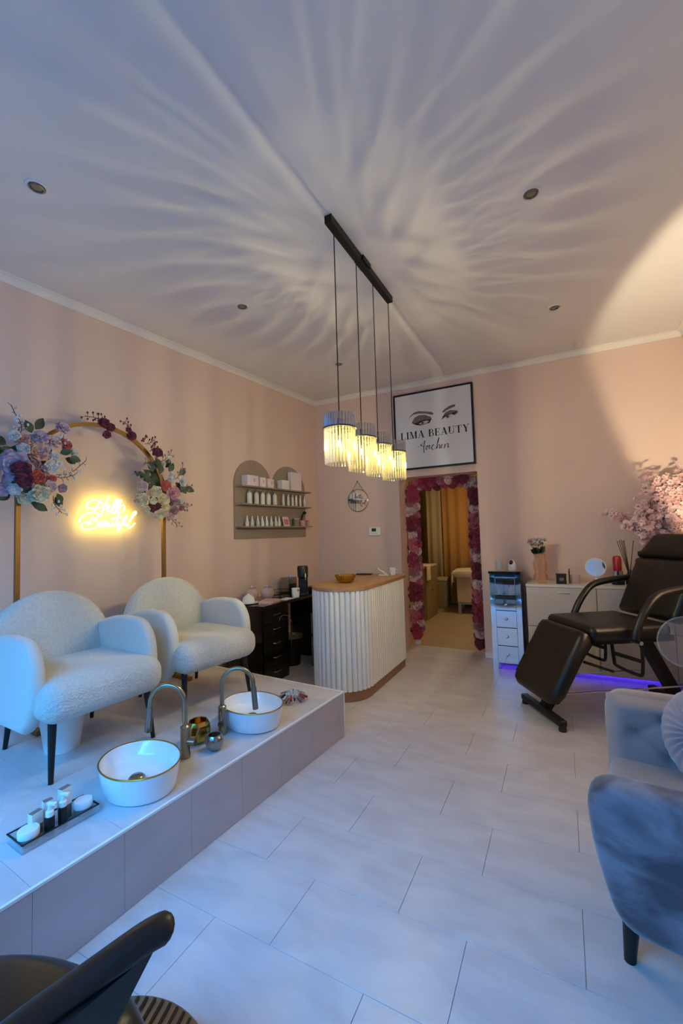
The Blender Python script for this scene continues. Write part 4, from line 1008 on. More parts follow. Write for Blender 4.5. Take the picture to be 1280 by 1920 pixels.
# ================================================================== SHOP SIGN ABOVE THE DOORWAY
SX0, SX1, SZ0, SZ1, SY = -1.768, -0.822, 2.145, 3.074, 4.909
sg = thing('shop_sign', 'square framed sign with two eyes reading LIMA BEAUTY Aachen above the doorway', 'sign', ((SX0 + SX1) / 2, SY, SZ0))
sox = (SX0 + SX1) / 2
def S3(x, z, y=4.878): return (x - sox, y - SY, z - SZ0)
obj('sign_panel', MB().box(SX0 + 0.012 - sox, SX1 - 0.012 - sox, -0.030, 0.0, 0.012, SZ1 - SZ0 - 0.012), 'paper', sg, smooth=False)
fr = 0.020
for x0, x1, z0, z1 in ((SX0, SX1, SZ0, SZ0 + fr), (SX0, SX1, SZ1 - fr, SZ1), (SX0, SX0 + fr, SZ0 + fr, SZ1 - fr), (SX1 - fr, SX1, SZ0 + fr, SZ1 - fr)):
    obj('sign_frame', MB().box(x0 - sox, x1 - sox, -0.036, 0.0, z0 - SZ0, z1 - SZ0), 'black_metal', sg, smooth=False)
AACHEN = [[(-1.4854, 2.409), (-1.4386, 2.4198), (-1.4122, 2.4536), (-1.3862, 2.4766)], [(-1.3913, 2.4756), (-1.4078, 2.3955), (-1.4047, 2.3294)], [(-1.4462, 2.4413), (-1.4223, 2.4096), (-1.3557, 2.412), (-1.3797, 2.392), (-1.3742, 2.3627), (-1.3389, 2.4198), (-1.3409, 2.371), (-1.3198, 2.3848)], [(-1.2857, 2.4172), (-1.3113, 2.3919), (-1.3044, 2.3585), (-1.2589, 2.3774), (-1.2207, 2.4795), (-1.2306, 2.4727), (-1.2555, 2.3608), (-1.2318, 2.4065), (-1.2177, 2.3966), (-1.2231, 2.3634), (-1.1985, 2.3741), (-1.1797, 2.4016), (-1.1949, 2.4035), (-1.2045, 2.3644), (-1.1748, 2.3672)], [(-1.1564, 2.4051), (-1.1648, 2.358), (-1.1523, 2.3902), (-1.1324, 2.4102), (-1.1201, 2.4006), (-1.1234, 2.361), (-1.1039, 2.373)]]
EYES = {'brow_l': [(-1.5828, 2.7602), (-1.551, 2.8015), (-1.5069, 2.8322), (-1.4556, 2.839), (-1.3722, 2.823), (-1.2944, 2.8039), (-1.2733, 2.7784), (-1.2917, 2.7699), (-1.3733, 2.7968), (-1.4567, 2.81), (-1.5164, 2.807), (-1.556, 2.7838)], 'lid_l': [(-1.5434, 2.7082), (-1.5095, 2.7658), (-1.4491, 2.7897), (-1.3739, 2.782), (-1.309, 2.7472), (-1.2981, 2.7127), (-1.3598, 2.718), (-1.41, 2.7157), (-1.4613, 2.696), (-1.5042, 2.6832)], 'lash_l': [(-1.546, 2.7085), (-1.4995, 2.6958), (-1.4436, 2.7157), (-1.3844, 2.7267), (-1.3308, 2.7177), (-1.3017, 2.7255), (-1.3241, 2.6797), (-1.3784, 2.6697), (-1.4373, 2.6634), (-1.496, 2.677)], 'white_l': [(-1.4575, 2.6846), (-1.4103, 2.7074), (-1.3601, 2.7114), (-1.3315, 2.7014), (-1.3614, 2.6787), (-1.4202, 2.6708)], 'brow_r': [(-1.1758, 2.7832), (-1.144, 2.8145), (-1.0872, 2.8415), (-1.0356, 2.8528), (-1.0189, 2.842), (-1.0235, 2.8252), (-1.0726, 2.8133), (-1.1291, 2.7903), (-1.1618, 2.7729)], 'lid_r': [(-1.1674, 2.7333), (-1.1378, 2.7731), (-1.0814, 2.7922), (-0.9999, 2.7749), (-0.9917, 2.7497), (-1.0333, 2.7228), (-1.0677, 2.7442), (-1.1233, 2.7385), (-1.1794, 2.6971)], 'white_r': [(-1.1507, 2.7137), (-1.1155, 2.7357), (-1.0757, 2.7415), (-1.0488, 2.7268), (-1.0814, 2.6998), (-1.1251, 2.6961)]}
HELLO_MIRROR = [[(-2.3494, 1.857), (-2.3242, 1.9025), (-2.3311, 1.9073), (-2.3448, 1.8546), (-2.3274, 1.877), (-2.3191, 1.8722), (-2.3186, 1.8593), (-2.3017, 1.871), (-2.3086, 1.8757), (-2.3139, 1.8581), (-2.2998, 1.8559), (-2.2751, 1.8906), (-2.2821, 1.8919), (-2.2905, 1.8532), (-2.2763, 1.8565), (-2.2532, 1.889), (-2.261, 1.8917), (-2.2708, 1.8519), (-2.253, 1.855)], [(-2.2316, 1.8663), (-2.2503, 1.8633), (-2.2511, 1.8421), (-2.231, 1.8442), (-2.2284, 1.864), (-2.2362, 1.8675)], [(-2.4016, 1.7959), (-2.38, 1.841), (-2.388, 1.8424), (-2.3992, 1.7949), (-2.378, 1.8159), (-2.3742, 1.7994), (-2.3945, 1.7924), (-2.3704, 1.7996), (-2.3548, 1.8102), (-2.3651, 1.8151), (-2.3705, 1.7961), (-2.3491, 1.797)], [(-2.3335, 1.8089), (-2.3487, 1.8077), (-2.3493, 1.7906), (-2.3351, 1.791), (-2.3312, 1.8088), (-2.3295, 1.7881), (-2.3251, 1.8062), (-2.3248, 1.7891), (-2.3139, 1.7885), (-2.3077, 1.8052), (-2.306, 1.7867)], [(-2.2906, 1.8233), (-2.2999, 1.7855), (-2.2891, 1.7849), (-2.28, 1.8056), (-2.2803, 1.7835), (-2.2692, 1.7901), (-2.2441, 1.8153), (-2.2518, 1.8209), (-2.2642, 1.7749), (-2.2567, 1.7489), (-2.2429, 1.7439), (-2.2526, 1.7721), (-2.2318, 1.795), (-2.2314, 1.7772), (-2.2199, 1.7765), (-2.2146, 1.7952), (-2.2129, 1.7761), (-2.1856, 1.8159), (-2.1939, 1.8173), (-2.2061, 1.7715), (-2.1914, 1.7571)], [(-2.3037, 1.8122), (-2.2817, 1.8091)]]
PRINT_Y = 4.8785
def flat(pts, d=0.0):
    n = len(pts)
    return MB().prism([(x - sox, z - SZ0) for x, z in pts], 0.0006, (0, PRINT_Y - d - SY, 0), (1, 0, 0), (0, 0, 1))
for nm, m, d in (('lid_l', 'ink_grey', 0.0), ('lid_r', 'ink_grey', 0.0), ('lash_l', 'ink', 0.0007), ('white_l', 'ink_light', 0.0014), ('white_r', 'ink_light', 0.0007), ('brow_l', 'ink_grey', 0.0), ('brow_r', 'ink_grey', 0.0)):
    part = {'lid': 'eyelid_print', 'lash': 'eyelash_print', 'white': 'eye_white_print', 'brow': 'eyebrow_print'}[nm.split('_')[0]]
    obj(part, flat(EYES[nm], d), m, sg, smooth=False)
for x, z in ((-1.411, 2.690), (-1.112, 2.7205)):
    ir = obj('iris_print', flat([(x + 0.019 * math.cos(2 * PI * k / 16), z + 0.017 * math.sin(2 * PI * k / 16)) for k in range(16)], 0.0021), 'ink_grey', sg, smooth=False)
    obj('pupil_print', flat([(x + 0.008 * math.cos(2 * PI * k / 12), z + 0.008 * math.sin(2 * PI * k / 12)) for k in range(12)], 0.0028), 'ink', ir, smooth=False)
# upper lash line of the right eye
obj('eyelash_print', flat([(-1.185, 2.694), (-1.160, 2.735), (-1.115, 2.748), (-1.06, 2.752), (-1.0, 2.768), (-1.035, 2.735), (-1.07, 2.742), (-1.115, 2.737), (-1.15, 2.716)], 0.0014), 'ink', sg, smooth=False)
# didone capitals, each letter a few thick and thin strokes on a unit-height grid
TH, TN = 0.20, 0.055
def stroke(x0, z0, x1, z1, w): 
    return [(x0 - w / 2, z0), (x0 + w / 2, z0), (x1 + w / 2, z1), (x1 - w / 2, z1)]
def hbar(x0, x1, z, t=TN): return [(x0, z), (x1, z), (x1, z + t), (x0, z + t)]
def ringp(cx, cz, rx, rz, a0, a1, t0, t1, n=12):
    o_ = [(cx + rx * math.cos(math.radians(a0 + (a1 - a0) * k / n)), cz + rz * math.sin(math.radians(a0 + (a1 - a0) * k / n))) for k in range(n + 1)]
    i_ = [(cx + (rx - t1 * abs(math.cos(math.radians(a0 + (a1 - a0) * k / n))) - t0 * 0.3) * math.cos(math.radians(a0 + (a1 - a0) * k / n)),
           cz + (rz - t0) * math.sin(math.radians(a0 + (a1 - a0) * k / n))) for k in range(n + 1)]
    return [[o_[k], o_[k + 1], i_[k + 1], i_[k]] for k in range(n)]
def glyph(c):
    S = []
    if c == 'L': S = [stroke(.20, 0, .20, 1, TH), hbar(.04, .40, .945), hbar(.04, .72, 0), [(.66, 0), (.72, 0), (.72, .30), (.68, .30)]]; w = .76
    elif c == 'I': S = [stroke(.22, 0, .22, 1, TH), hbar(.04, .40, .945), hbar(.04, .40, 0)]; w = .44
    elif c == 'M': S = [stroke(.14, 0, .14, 1, TN), hbar(.02, .30, 0), hbar(.02, .30, .945), stroke(.52, 0, .22, 1, TH * .9), stroke(.52, 0, .84, 1, TN), stroke(.90, 0, .90, 1, TH), hbar(.74, 1.06, 0), hbar(.80, 1.06, .945)]; w = 1.10
    elif c == 'A': S = [stroke(.14, 0, .46, 1, TN), stroke(.76, 0, .46, 1, TH), hbar(.24, .66, .30), hbar(.0, .28, 0), hbar(.60, .94, 0)]; w = .94
    elif c == 'B': S = [stroke(.20, 0, .20, 1, TH), hbar(.04, .45, .945), hbar(.04, .45, 0), hbar(.28, .45, .50)] + ringp(.42, .75, .26, .25, -90, 90, TN, .13) + ringp(.44, .275, .32, .275, -90, 90, TN, .14); w = .80
    elif c == 'E': S = [stroke(.20, 0, .20, 1, TH), hbar(.04, .70, .945), hbar(.04, .72, 0), hbar(.28, .54, .48), [(.66, 0), (.72, 0), (.72, .28), (.68, .28)], [(.64, .72), (.68, .72), (.70, 1), (.64, 1)], stroke(.53, .36, .53, .64, TN)]; w = .76
    elif c == 'U': S = [stroke(.20, .28, .20, 1, TH), hbar(.04, .38, .945), stroke(.74, .28, .74, 1, TN), hbar(.60, .90, .945)] + ringp(.435, .30, .33, .30, 180, 360, TN, .10); w = .92
    elif c == 'T': S = [stroke(.42, 0, .42, 1, TH), hbar(.04, .80, .945), hbar(.26, .58, 0), [(.04, .70), (.08, .70), (.10, 1), (.04, 1)], [(.76, .70), (.80, .70), (.80, 1), (.74, 1)]]; w = .84
    elif c == 'Y': S = [stroke(.46, 0, .46, .45, TH), stroke(.46, .45, .20, 1, TH), stroke(.46, .45, .78, 1, TN), hbar(.04, .38, .945), hbar(.64, .92, .945), hbar(.30, .62, 0)]; w = .92
    else: return [], .42
    return S, w
txt = 'LIMA BEAUTY'
wsum = sum(glyph(c)[1] for c in txt) + 0.06 * (len(txt) - 1)
TX0, TX1, TZ, THT = -1.690, -0.872, 2.5165, 0.086
kx = (TX1 - TX0) / wsum
xx = 0.0
for c in txt:
    S, w_ = glyph(c)
    if S:
        m = MB()
        for q in S: m.prism([(TX0 + (xx + a) * kx - sox, TZ + b * THT - SZ0) for a, b in q], 0.0006, (0, PRINT_Y - SY, 0), (1, 0, 0), (0, 0, 1))
        obj('sign_letter', m, 'ink', sg, smooth=False)
    xx += w_ + 0.06
m = MB()
for st in AACHEN:
    pts = smooth_path([(x - sox, 4.8775 - SY, z - SZ0) for x, z in st], 4)
    n = len(pts)
    rad = []
    for i in range(n):
        dz = (pts[min(i + 1, n - 1)] - pts[max(i - 1, 0)])
        rad.append(0.0052 if dz.z < -abs(dz.x) * 0.4 else 0.0022)
    m.tube(pts, rad, 5)
m.v = [(x, 4.8785 - SY + (y - (4.8785 - SY)) * 0.12, z) for x, y, z in m.v]
obj('sign_script', m, 'ink', sg)

# ================================================================== ROUND WALL MIRROR, THERMOSTAT
wm = thing('round_wall_mirror', 'small round hanging wall mirror lettered hello beautiful', 'mirror', (-2.30, 4.909, 1.822))
R_ = 0.142
obj('mirror_glass', MB().cyl((0, -0.003, 0), (0, -0.012, 0), R_, R_, 40), 'mirror', wm, angle=30)
obj('mirror_frame', MB().tube([(R_ * math.cos(2 * PI * k / 48), -0.010, R_ * math.sin(2 * PI * k / 48)) for k in range(48)], 0.0055, 8, closed=True), 'nickel', wm)
obj('hanging_chain', MB().tube([(-0.085, -0.010, 0.115), (0.0, -0.010, 0.245)], 0.0032, 6).tube([(0.085, -0.010, 0.115), (0.0, -0.010, 0.245)], 0.0032, 6), 'nickel', wm)
obj('hook', MB().cyl((0, 0, 0.245), (0, -0.018, 0.247), 0.008, 0.008, 10), 'nickel', wm)
m = MB()
for st in HELLO_MIRROR:
    m.tube(smooth_path([(x + 2.30, -0.0125, z - 1.822) for x, z in st], 4), 0.0026, 5)
obj('mirror_lettering', m, 'ink', wm)
th = thing('thermostat', 'white rectangular wall thermostat with dark display', 'thermostat', (-2.081, 4.909, 1.422))
obj('thermostat_case', MB().rbox((0, -0.013, 0), (0.078, 0.013, 0.052), 0.008, 3), 'plastic_white', th)
obj('thermostat_display', MB().rbox((-0.005, -0.0265, 0.018), (0.030, 0.002, 0.020), 0.0015, 1), 'lcd', th)
m = MB()
for k in range(4): m.rbox((-0.035 + k * 0.022, -0.0265, -0.024), (0.007, 0.0025, 0.004), 0.0015, 1)
obj('thermostat_buttons', m, 'ink_light', th)

# ================================================================== DOORWAY GARLAND
rg = random.Random(21)
gar = thing('rose_garland', 'garland of red, pink and cream silk roses framing the doorway', 'garland', (-1.28, 5.13, 0.0))
pal = ['g_red', 'g_rose', 'g_cream', 'g_wine', 'g_mauve', 'g_red', 'g_rose', 'g_wine', 'g_cream']
def gflower(x, y, z, r, dirv, c):
    o = link('rose', ROSE[rg.randrange(3)], gar, (x + 1.28, y - 5.13, z)); o.scale = (r * 0.8, r, r)
    o.rotation_mode = 'QUATERNION'
    o.rotation_quaternion = Vector((1, 0, 0)).rotation_difference(Vector(dirv).normalized()) @ Matrix.Rotation(rg.uniform(0, 6.28), 3, 'X').to_quaternion()
    setmat(o, 'f_' + c)
def vine(x, z0, z1, sgn):
    z = z0; k = 0
    while z < z1:
        r = rg.uniform(0.062, 0.085)
        dx = rg.uniform(-0.015, 0.015)
        gflower(x + sgn * 0.012 + dx, 5.125 + rg.uniform(-0.012, 0.012), z, r, (sgn * 0.55, -1, rg.uniform(-0.25, 0.25)), pal[(k * 5 + (0 if sgn > 0 else 3)) % len(pal)])
        r2_ = rg.uniform(0.045, 0.06)
        gflower(x + sgn * 0.062, 5.150 + rg.uniform(-0.01, 0.015), z + r * 0.9, r2_, (sgn * 0.9, -0.6, rg.uniform(-0.3, 0.3)), pal[(k * 7 + 4) % len(pal)])
        z += r * 1.32; k += 1
vine(-1.672, 0.14, 2.02, 1)
vine(-0.885, 0.10, 2.02, -1)
x = -1.60; k = 0
while x < -0.93:
    r = rg.uniform(0.06, 0.08)
    gflower(x, 5.125, 2.005 + rg.uniform(-0.012, 0.012), r, (rg.uniform(-.3, .3), -1, -0.35), pal[(k * 4 + 1) % len(pal)])
    gflower(x + r * 0.7, 5.15, 1.955 + rg.uniform(-0.015, 0.01), r * 0.75, (rg.uniform(-.3, .3), -0.8, -0.6), pal[(k * 7 + 2) % len(pal)])
    x += r * 1.45; k += 1
for k in range(26):
    sd = 1 if k % 2 else -1
    xx = -1.70 if sd > 0 else -0.86
    o = link('leaf', LEAF, gar, (xx + 1.28, 5.14 - 5.13, 0.15 + 0.145 * (k // 2)))
    s = rg.uniform(0.08, 0.11); o.scale = (s, s, s); o.rotation_euler = (rg.uniform(0, 3), 0, -PI / 2 + rg.uniform(-0.3, 0.3))
obj('garland_stem', MB().tube([(-0.42, 0.028, 0.06), (-0.42, 0.028, 2.03), (0.42, 0.028, 2.03), (0.42, 0.028, 0.06)], 0.008, 6), 'leaf', gar)
tag(obj('door_stop', MB().rbox((-1.665, 5.20, 0.07), (0.03, 0.03, 0.07), 0.006, 2), 'plastic_white'), 'small white block at the foot of the left garland', 'door stop')

# ================================================================== BACK ROOM
def curtain(name, label, x0, x1, y, z0, z1, m, folds, amp, loc_label='curtain'):
    n = folds * 8; V = []
    for k in range(n + 1):
        t = k / n; xx = x0 + (x1 - x0) * t
        a = amp * (0.75 + 0.25 * math.sin(k * 0.37))
        yy = y + a * math.sin(2 * PI * folds * t) + 0.3 * a * math.sin(2 * PI * folds * 0.37 * t + 1)
        V += [(xx, yy, z0), (xx, yy * 0.4 + (y + 0.6 * (yy - y)) * 0.6, (z0 + z1) / 2), (xx, y + 0.55 * (yy - y), z1)]
    F = []
    for k in range(n):
        for j in range(2): F.append((k * 3 + j, k * 3 + 3 + j, k * 3 + 4 + j, k * 3 + 1 + j))
    t = thing(name, label, 'curtain', ((x0 + x1) / 2, y, z0))
    c_ = obj('curtain_cloth', MB().add([(a - (x0 + x1) / 2, b - y, c - z0) for a, b, c in V], F), m, t, angle=80)
    sm = c_.modifiers.new('thickness', 'SOLIDIFY'); sm.thickness = 0.006
    obj('curtain_rail', MB().cyl((x0 - (x0 + x1) / 2, 0, z1 - z0 + 0.012), (x1 - (x0 + x1) / 2, 0, z1 - z0 + 0.012), 0.012, 0.012, 10), 'nickel', t)
    return t
curtain('ochre_curtain', 'long ochre curtain with deep folds in the back room', -2.03, -0.35, 8.1, 0.03, 2.5, 'curtain', 9, 0.06)
curtain('beige_curtain', 'pale beige curtain left of the ochre one', -2.35, -2.06, 8.15, 0.03, 2.5, 'curtain_beige', 2, 0.03)
mt_ = thing('treatment_table', 'beige treatment table draped with a cream towel in back room', 'table', (-1.30, 7.62, 0), 0.12)
obj('table_pad', MB().rbox((0.1, 0, 0.66), (0.50, 0.36, 0.05), 0.03, 3), 'beige_pad', mt_)
obj('table_body', MB().box(-0.36, 0.55, -0.31, 0.31, 0.20, 0.61), 'beige_pad', mt_, smooth=False)
for x in (-0.33, 0.52):
    for y in (-0.29, 0.29):
        obj('table_leg', MB().box(x - 0.025, x + 0.025, y - 0.025, y + 0.025, 0, 0.21), 'steel', mt_, smooth=False)
obj('table_rail', MB().box(-0.31, 0.50, -0.305, -0.285, 0.165, 0.195), 'steel', mt_, smooth=False)
# towel draped over the pad
V = []; F = []
nx, ny = 16, 10
for i in range(nx + 1):
    for j in range(ny + 1):
        a = -0.56 + 1.18 * i / nx; b = -0.46 + 0.92 * j / ny
        z = 0.716
        xx, yy = a, b
        if abs(b) > 0.365: z -= (abs(b) - 0.365) * 1.0; yy = math.copysign(0.372 + 0.01 * math.sin(a * 22), b)
        if a < -0.405: z -= (-0.405 - a) * 1.15; xx = -0.412 - 0.012 * math.sin(b * 25) - 0.02 * (1 if abs(b) > .3 else 0)
        V.append((xx, yy, z + 0.004 * math.sin(a * 9 + b * 7)))
for i in range(nx):
    for j in range(ny): F.append((i * (ny + 1) + j, (i + 1) * (ny + 1) + j, (i + 1) * (ny + 1) + j + 1, i * (ny + 1) + j + 1))
tw = thing('towel', 'cream towel draped over the back room treatment table', 'towel', (-1.30, 7.62, 0), 0.12)
c_ = obj('towel_cloth', MB().add(V, F), 'towel', tw, angle=80)
sm = c_.modifiers.new('thickness', 'SOLIDIFY'); sm.thickness = 0.008; sm.offset = 1
ot = thing('storage_ottoman', 'beige box ottoman on the floor before the curtains', 'ottoman', (-2.10, 7.88, 0), 0.15)
obj('ottoman_body', MB().rbox((0, 0, 0.24), (0.17, 0.17, 0.24), 0.02, 2), 'taupe_cab', ot)
obj('ottoman_lid', MB().rbox((0, 0, 0.51), (0.175, 0.175, 0.03), 0.02, 2), 'beige_pad', ot)
cb = thing('low_cabinet', 'low beige cabinet with white towel at the left of the back room', 'cabinet', (-2.26, 6.9, 0), 0)
obj('cabinet_body', MB().box(-0.30, 0.30, -0.35, 0.35, 0.0, 0.82), 'taupe_cab', cb, smooth=False)
obj('cabinet_top', MB().box(-0.31, 0.31, -0.36, 0.36, 0.82, 0.845), 'white_gloss', cb, smooth=False)
for k in range(2):
    d_ = obj('cabinet_door', MB().box(0.30, 0.315, -0.34 + 0.345 * k, -0.005 + 0.345 * k, 0.04, 0.80), 'taupe_cab', cb, smooth=False)
    obj('door_knob', MB().ellipsoid((0.325, -0.03 + 0.06 * k, 0.45), (0.012, 0.012, 0.012), 10, 6), 'nickel', d_)
t = thing('folded_towel', 'white towel hanging over the low cabinet front', 'towel', (-1.965, 6.62, 0.846))
obj('towel_fold', MB().rbox((-0.06, 0, 0.012), (0.12, 0.09, 0.012), 0.008, 2).rbox((0.052, 0, -0.10), (0.012, 0.088, 0.115), 0.010, 2), 'towel', t)
t = thing('wall_panel_mirror', 'tall bright-edged mirror leaning on the back room left wall', 'mirror', (-2.45, 7.55, 0), 0)
obj('mirror_pane', MB().box(-0.02, 0.0, -0.18, 0.18, 0.02, 2.2), 'curtain_beige', t, smooth=False)
obj('mirror_edge', MB().box(-0.022, 0.006, -0.20, -0.18, 0.0, 2.22).box(-0.022, 0.006, 0.18, 0.20, 0.0, 2.22), 'edge', t, smooth=False)
lp = thing('back_room_lamp', 'round frosted ceiling lamp in the back room', 'lamp', (-1.0, 6.6, 2.7), 0)
obj('lamp_plate', MB().lathe([(0.001, 0.0), (0.17, 0.0), (0.17, -0.015), (0.001, -0.015)], 28), 'nickel', lp)
obj('lamp_diffuser', MB().lathe([(0.15, -0.015), (0.15, -0.05), (0.12, -0.075), (0.001, -0.085)], 28), 'lamp_warm', lp)

# ================================================================== MIRRORED DRAWER CABINET
mc = thing('mirrored_cabinet', 'narrow mirrored drawer cabinet beside the doorway', 'cabinet', (-0.54, 4.55, 0))
X0, X1, D_ = -0.145, 0.145, 0.335
obj('carcass', MB().box(X0 + 0.004, X1 - 0.004, 0.012, D_, 0.065, 0.955), 'mirror_dark', mc, smooth=False)
obj('cabinet_top', MB().box(X0 - 0.008, X1 + 0.008, -0.012, D_ + 0.004, 0.955, 0.978), 'mirror', mc, smooth=False)
for x0 in (X0, X1 - 0.048):
    obj('mirror_post', MB().box(x0, x0 + 0.048, 0.0, 0.016, 0.0, 0.955), 'mirror', mc, smooth=False)
    obj('back_leg', MB().box(x0, x0 + 0.048, D_ - 0.03, D_, 0.0, 0.065), 'mirror', mc, smooth=False)
dz_ = [0.066, 0.240, 0.419, 0.588, 0.702]
for k in range(4):
    d_ = obj('drawer', MB().box(X0 + 0.051, X1 - 0.051, -0.004, 0.012, dz_[k] + 0.004, dz_[k + 1] - 0.004), 'mirror', mc, smooth=False)
    obj('drawer_edge', MB().box(X0 + 0.0485, X1 - 0.0485, 0.001, 0.012, dz_[k + 1] - 0.0035, dz_[k + 1] + 0.0035), 'plastic_black', d_, smooth=False)
    zc_ = (dz_[k] + dz_[k + 1]) / 2
    kb = obj('knob', MB().lathe([(0.001, 0), (0.015, 0), (0.013, 0.008), (0.006, 0.012), (0.012, 0.022), (0.001, 0.026)], 14), 'chrome', d_)
    kb.location = (0.0, -0.004, zc_); kb.rotation_euler = (PI / 2, 0, 0)
obj('glass_door', MB().box(X0 + 0.051, X1 - 0.051, -0.004, 0.012, 0.745, 0.92), 'mirror', mc, smooth=False)
obj('door_rim', MB().tube([(X0 + 0.052, -0.005, 0.746), (X1 - 0.052, -0.005, 0.746), (X1 - 0.052, -0.005, 0.919), (X0 + 0.052, -0.005, 0.919)], 0.004, 6, closed=True), 'chrome', mc)
obj('pull_bar', MB().rbox((0, -0.012, 0.722), (0.085, 0.010, 0.011), 0.006, 2), 'plastic_black', mc)
tag(obj('led_strip', MB().box(-0.64, -0.44, 4.66, 4.675, 0.055, 0.062), 'led', smooth=False), 'violet LED strip glowing under the mirrored cabinet', 'led strip', 'violet LED strips')
t = thing('glass_candle', 'clear glass jar with white candle on the mirrored cabinet', 'candle', (-0.605, 4.68, 0.979))
obj('candle_glass', MB().lathe([(0.001, 0.0), (0.034, 0.0), (0.036, 0.004), (0.036, 0.11), (0.033, 0.11), (0.032, 0.008), (0.001, 0.008)], 24), 'clear', t)
obj('candle_wax', MB().lathe([(0.001, 0.009), (0.030, 0.009), (0.030, 0.08), (0.001, 0.08)], 20), 'card_white', t)
obj('candle_lid', MB().lathe([(0.001, 0.111), (0.036, 0.111), (0.036, 0.124), (0.001, 0.126)], 24), 'clear', t)
t = thing('security_camera', 'white rounded camera with black lens on the mirrored cabinet', 'camera', (-0.475, 4.66, 0.979))
obj('camera_base', MB().lathe([(0.001, 0), (0.036, 0), (0.040, 0.008), (0.038, 0.05), (0.030, 0.085), (0.015, 0.105), (0.001, 0.108)], 24), 'plastic_white', t)
obj('camera_lens', MB().ellipsoid((-0.004, -0.022, 0.078), (0.020, 0.016, 0.028), 14, 9), 'gloss_black', t)

# ================================================================== SIDEBOARD
SBY, SBZ = 4.50, 0.862
sb = thing('sideboard', 'long white sideboard along the back wall behind the treatment bed', 'sideboard', (0.34, SBY, 0))
bx0, bx1 = -0.345 - 0.34, 1.05 - 0.34
obj('sideboard_body', MB().box(bx0 + 0.005, bx1 - 0.005, 0.020, 0.385, 0.06, SBZ - 0.022), 'grey_board', sb, smooth=False)
obj('sideboard_top', MB().box(bx0, bx1, 0.0, 0.39, SBZ - 0.022, SBZ), 'white_gloss', sb, smooth=False)
seams = [bx0, 0.243 - 0.34, 0.80 - 0.34, bx1]
for k in range(3):
    a, b = seams[k] + 0.004, seams[k + 1] - 0.003
    for z0, z1 in ((0.47, SBZ - 0.026), (0.07, 0.462)):
        d_ = obj('front_flap', MB().box(a, b, 0.002, 0.020, z0, z1), 'grey_board', sb, smooth=False)
        c_ = (a + b) / 2
        obj('flap_handle', MB().rbox((c_ + (0.03 if k == 0 else 0), -0.006, z1 - 0.045), (0.052, 0.006, 0.005), 0.003, 2), 'white_gloss', d_)
for x in (bx0 + 0.04, bx1 - 0.04):
    for y in (0.05, 0.34):
        obj('sideboard_foot', MB().cyl((x, y, 0.0), (x, y, 0.06), 0.018, 0.02, 10), 'plastic_black', sb)
tag(obj('led_strip', MB().box(0.0, 0.80, 4.70, 4.715, 0.050, 0.057), 'led', smooth=False), 'long violet LED strip glowing under the sideboard', 'led strip', 'violet LED strips')

def onb(x, y=4.66): return (x, y, SBZ + 0.0005)
va = thing('amber_vase', 'wavy amber glass vase at the sideboard left end', 'vase', onb(-0.215))
prof = [(0.001, 0.004), (0.055, 0.0), (0.060, 0.01), (0.062, 0.06), (0.050, 0.10), (0.060, 0.15), (0.062, 0.20), (0.048, 0.24), (0.055, 0.285), (0.052, 0.285), (0.045, 0.24), (0.058, 0.20), (0.056, 0.15), (0.046, 0.10), (0.057, 0.06), (0.052, 0.012), (0.001, 0.012)]
m = MB().lathe(prof, 32)
m.v = [(x * (1 + 0.05 * math.cos(8 * math.atan2(y, x))), y * (1 + 0.05 * math.cos(8 * math.atan2(y, x))), z) for x, y, z in m.v]
obj('vase_glass', m, 'amber', va)
tu = thing('tulip_bouquet', 'white and pink roses standing in the amber vase', 'flowers', (-0.215, 4.66, SBZ + 0.02))
rt = random.Random(3)
for k, (dx, dy, z) in enumerate(((-0.072, -0.02, 0.385), (-0.02, -0.045, 0.40), (0.038, -0.02, 0.395), (-0.012, -0.05, 0.345), (0.02, 0.03, 0.375), (-0.055, 0.035, 0.36))):
    obj('stem', MB().tube([(rt.uniform(-.02, .02), rt.uniform(-.02, .02), 0.0), (dx * 0.3, dy * 0.3, 0.2), (dx, dy, z - 0.02)], 0.003, 6), 'leaf', tu)
    o = link('bloom', ROSE[k % 3], tu, (dx, dy, z)); o.scale = (0.042, 0.034, 0.034)
    o.rotation_mode = 'QUATERNION'; o.rotation_quaternion = Vector((1, 0, 0)).rotation_difference(Vector((dx * 4, -0.6, 0.8)).normalized())
    setmat(o, 'f_blush' if k % 3 == 0 else 'f_white')
for k in range(12):
    a = 2 * PI * k / 12
    o = link('leaf', LEAF, tu, (0.02 * math.cos(a), 0.02 * math.sin(a), 0.27)); s = rt.uniform(0.07, 0.095); o.scale = (s, s, s)
    o.rotation_euler = (rt.uniform(0.4, 1.0), 0, a)
t = thing('black_gift_box', 'small black box with silver label on the sideboard', 'box', onb(-0.035, 4.62), 0.1)
obj('box_body', MB().box(-0.042, 0.042, -0.035, 0.035, 0.0, 0.085), 'plastic_black', t, smooth=False)
obj('box_lid', MB().box(-0.045, 0.045, -0.038, 0.038, 0.085, 0.095), 'plastic_black', t, smooth=False)
obj('box_label', MB().box(-0.018, 0.018, -0.0362, -0.035, 0.030, 0.058), 'ink_grey', t, smooth=False)
t = thing('black_pen', 'upright black pen between the black box and pink candle', 'pen', onb(0.035, 4.62))
obj('pen_barrel', MB().cyl((0, 0, 0), (0, 0, 0.10), 0.006, 0.006, 10), 'plastic_black', t)
obj('pen_cap', MB().cyl((0, 0, 0.10), (0.002, 0, 0.145), 0.0065, 0.004, 10), 'plastic_black', t)
t = thing('pink_candle', 'squat pink glass candle on the sideboard', 'candle', onb(0.085, 4.66))
obj('candle_glass', MB().lathe([(0.001, 0.0), (0.040, 0.0), (0.043, 0.006), (0.043, 0.085), (0.039, 0.085), (0.038, 0.01), (0.001, 0.01)], 24), 'pink_glass', t)
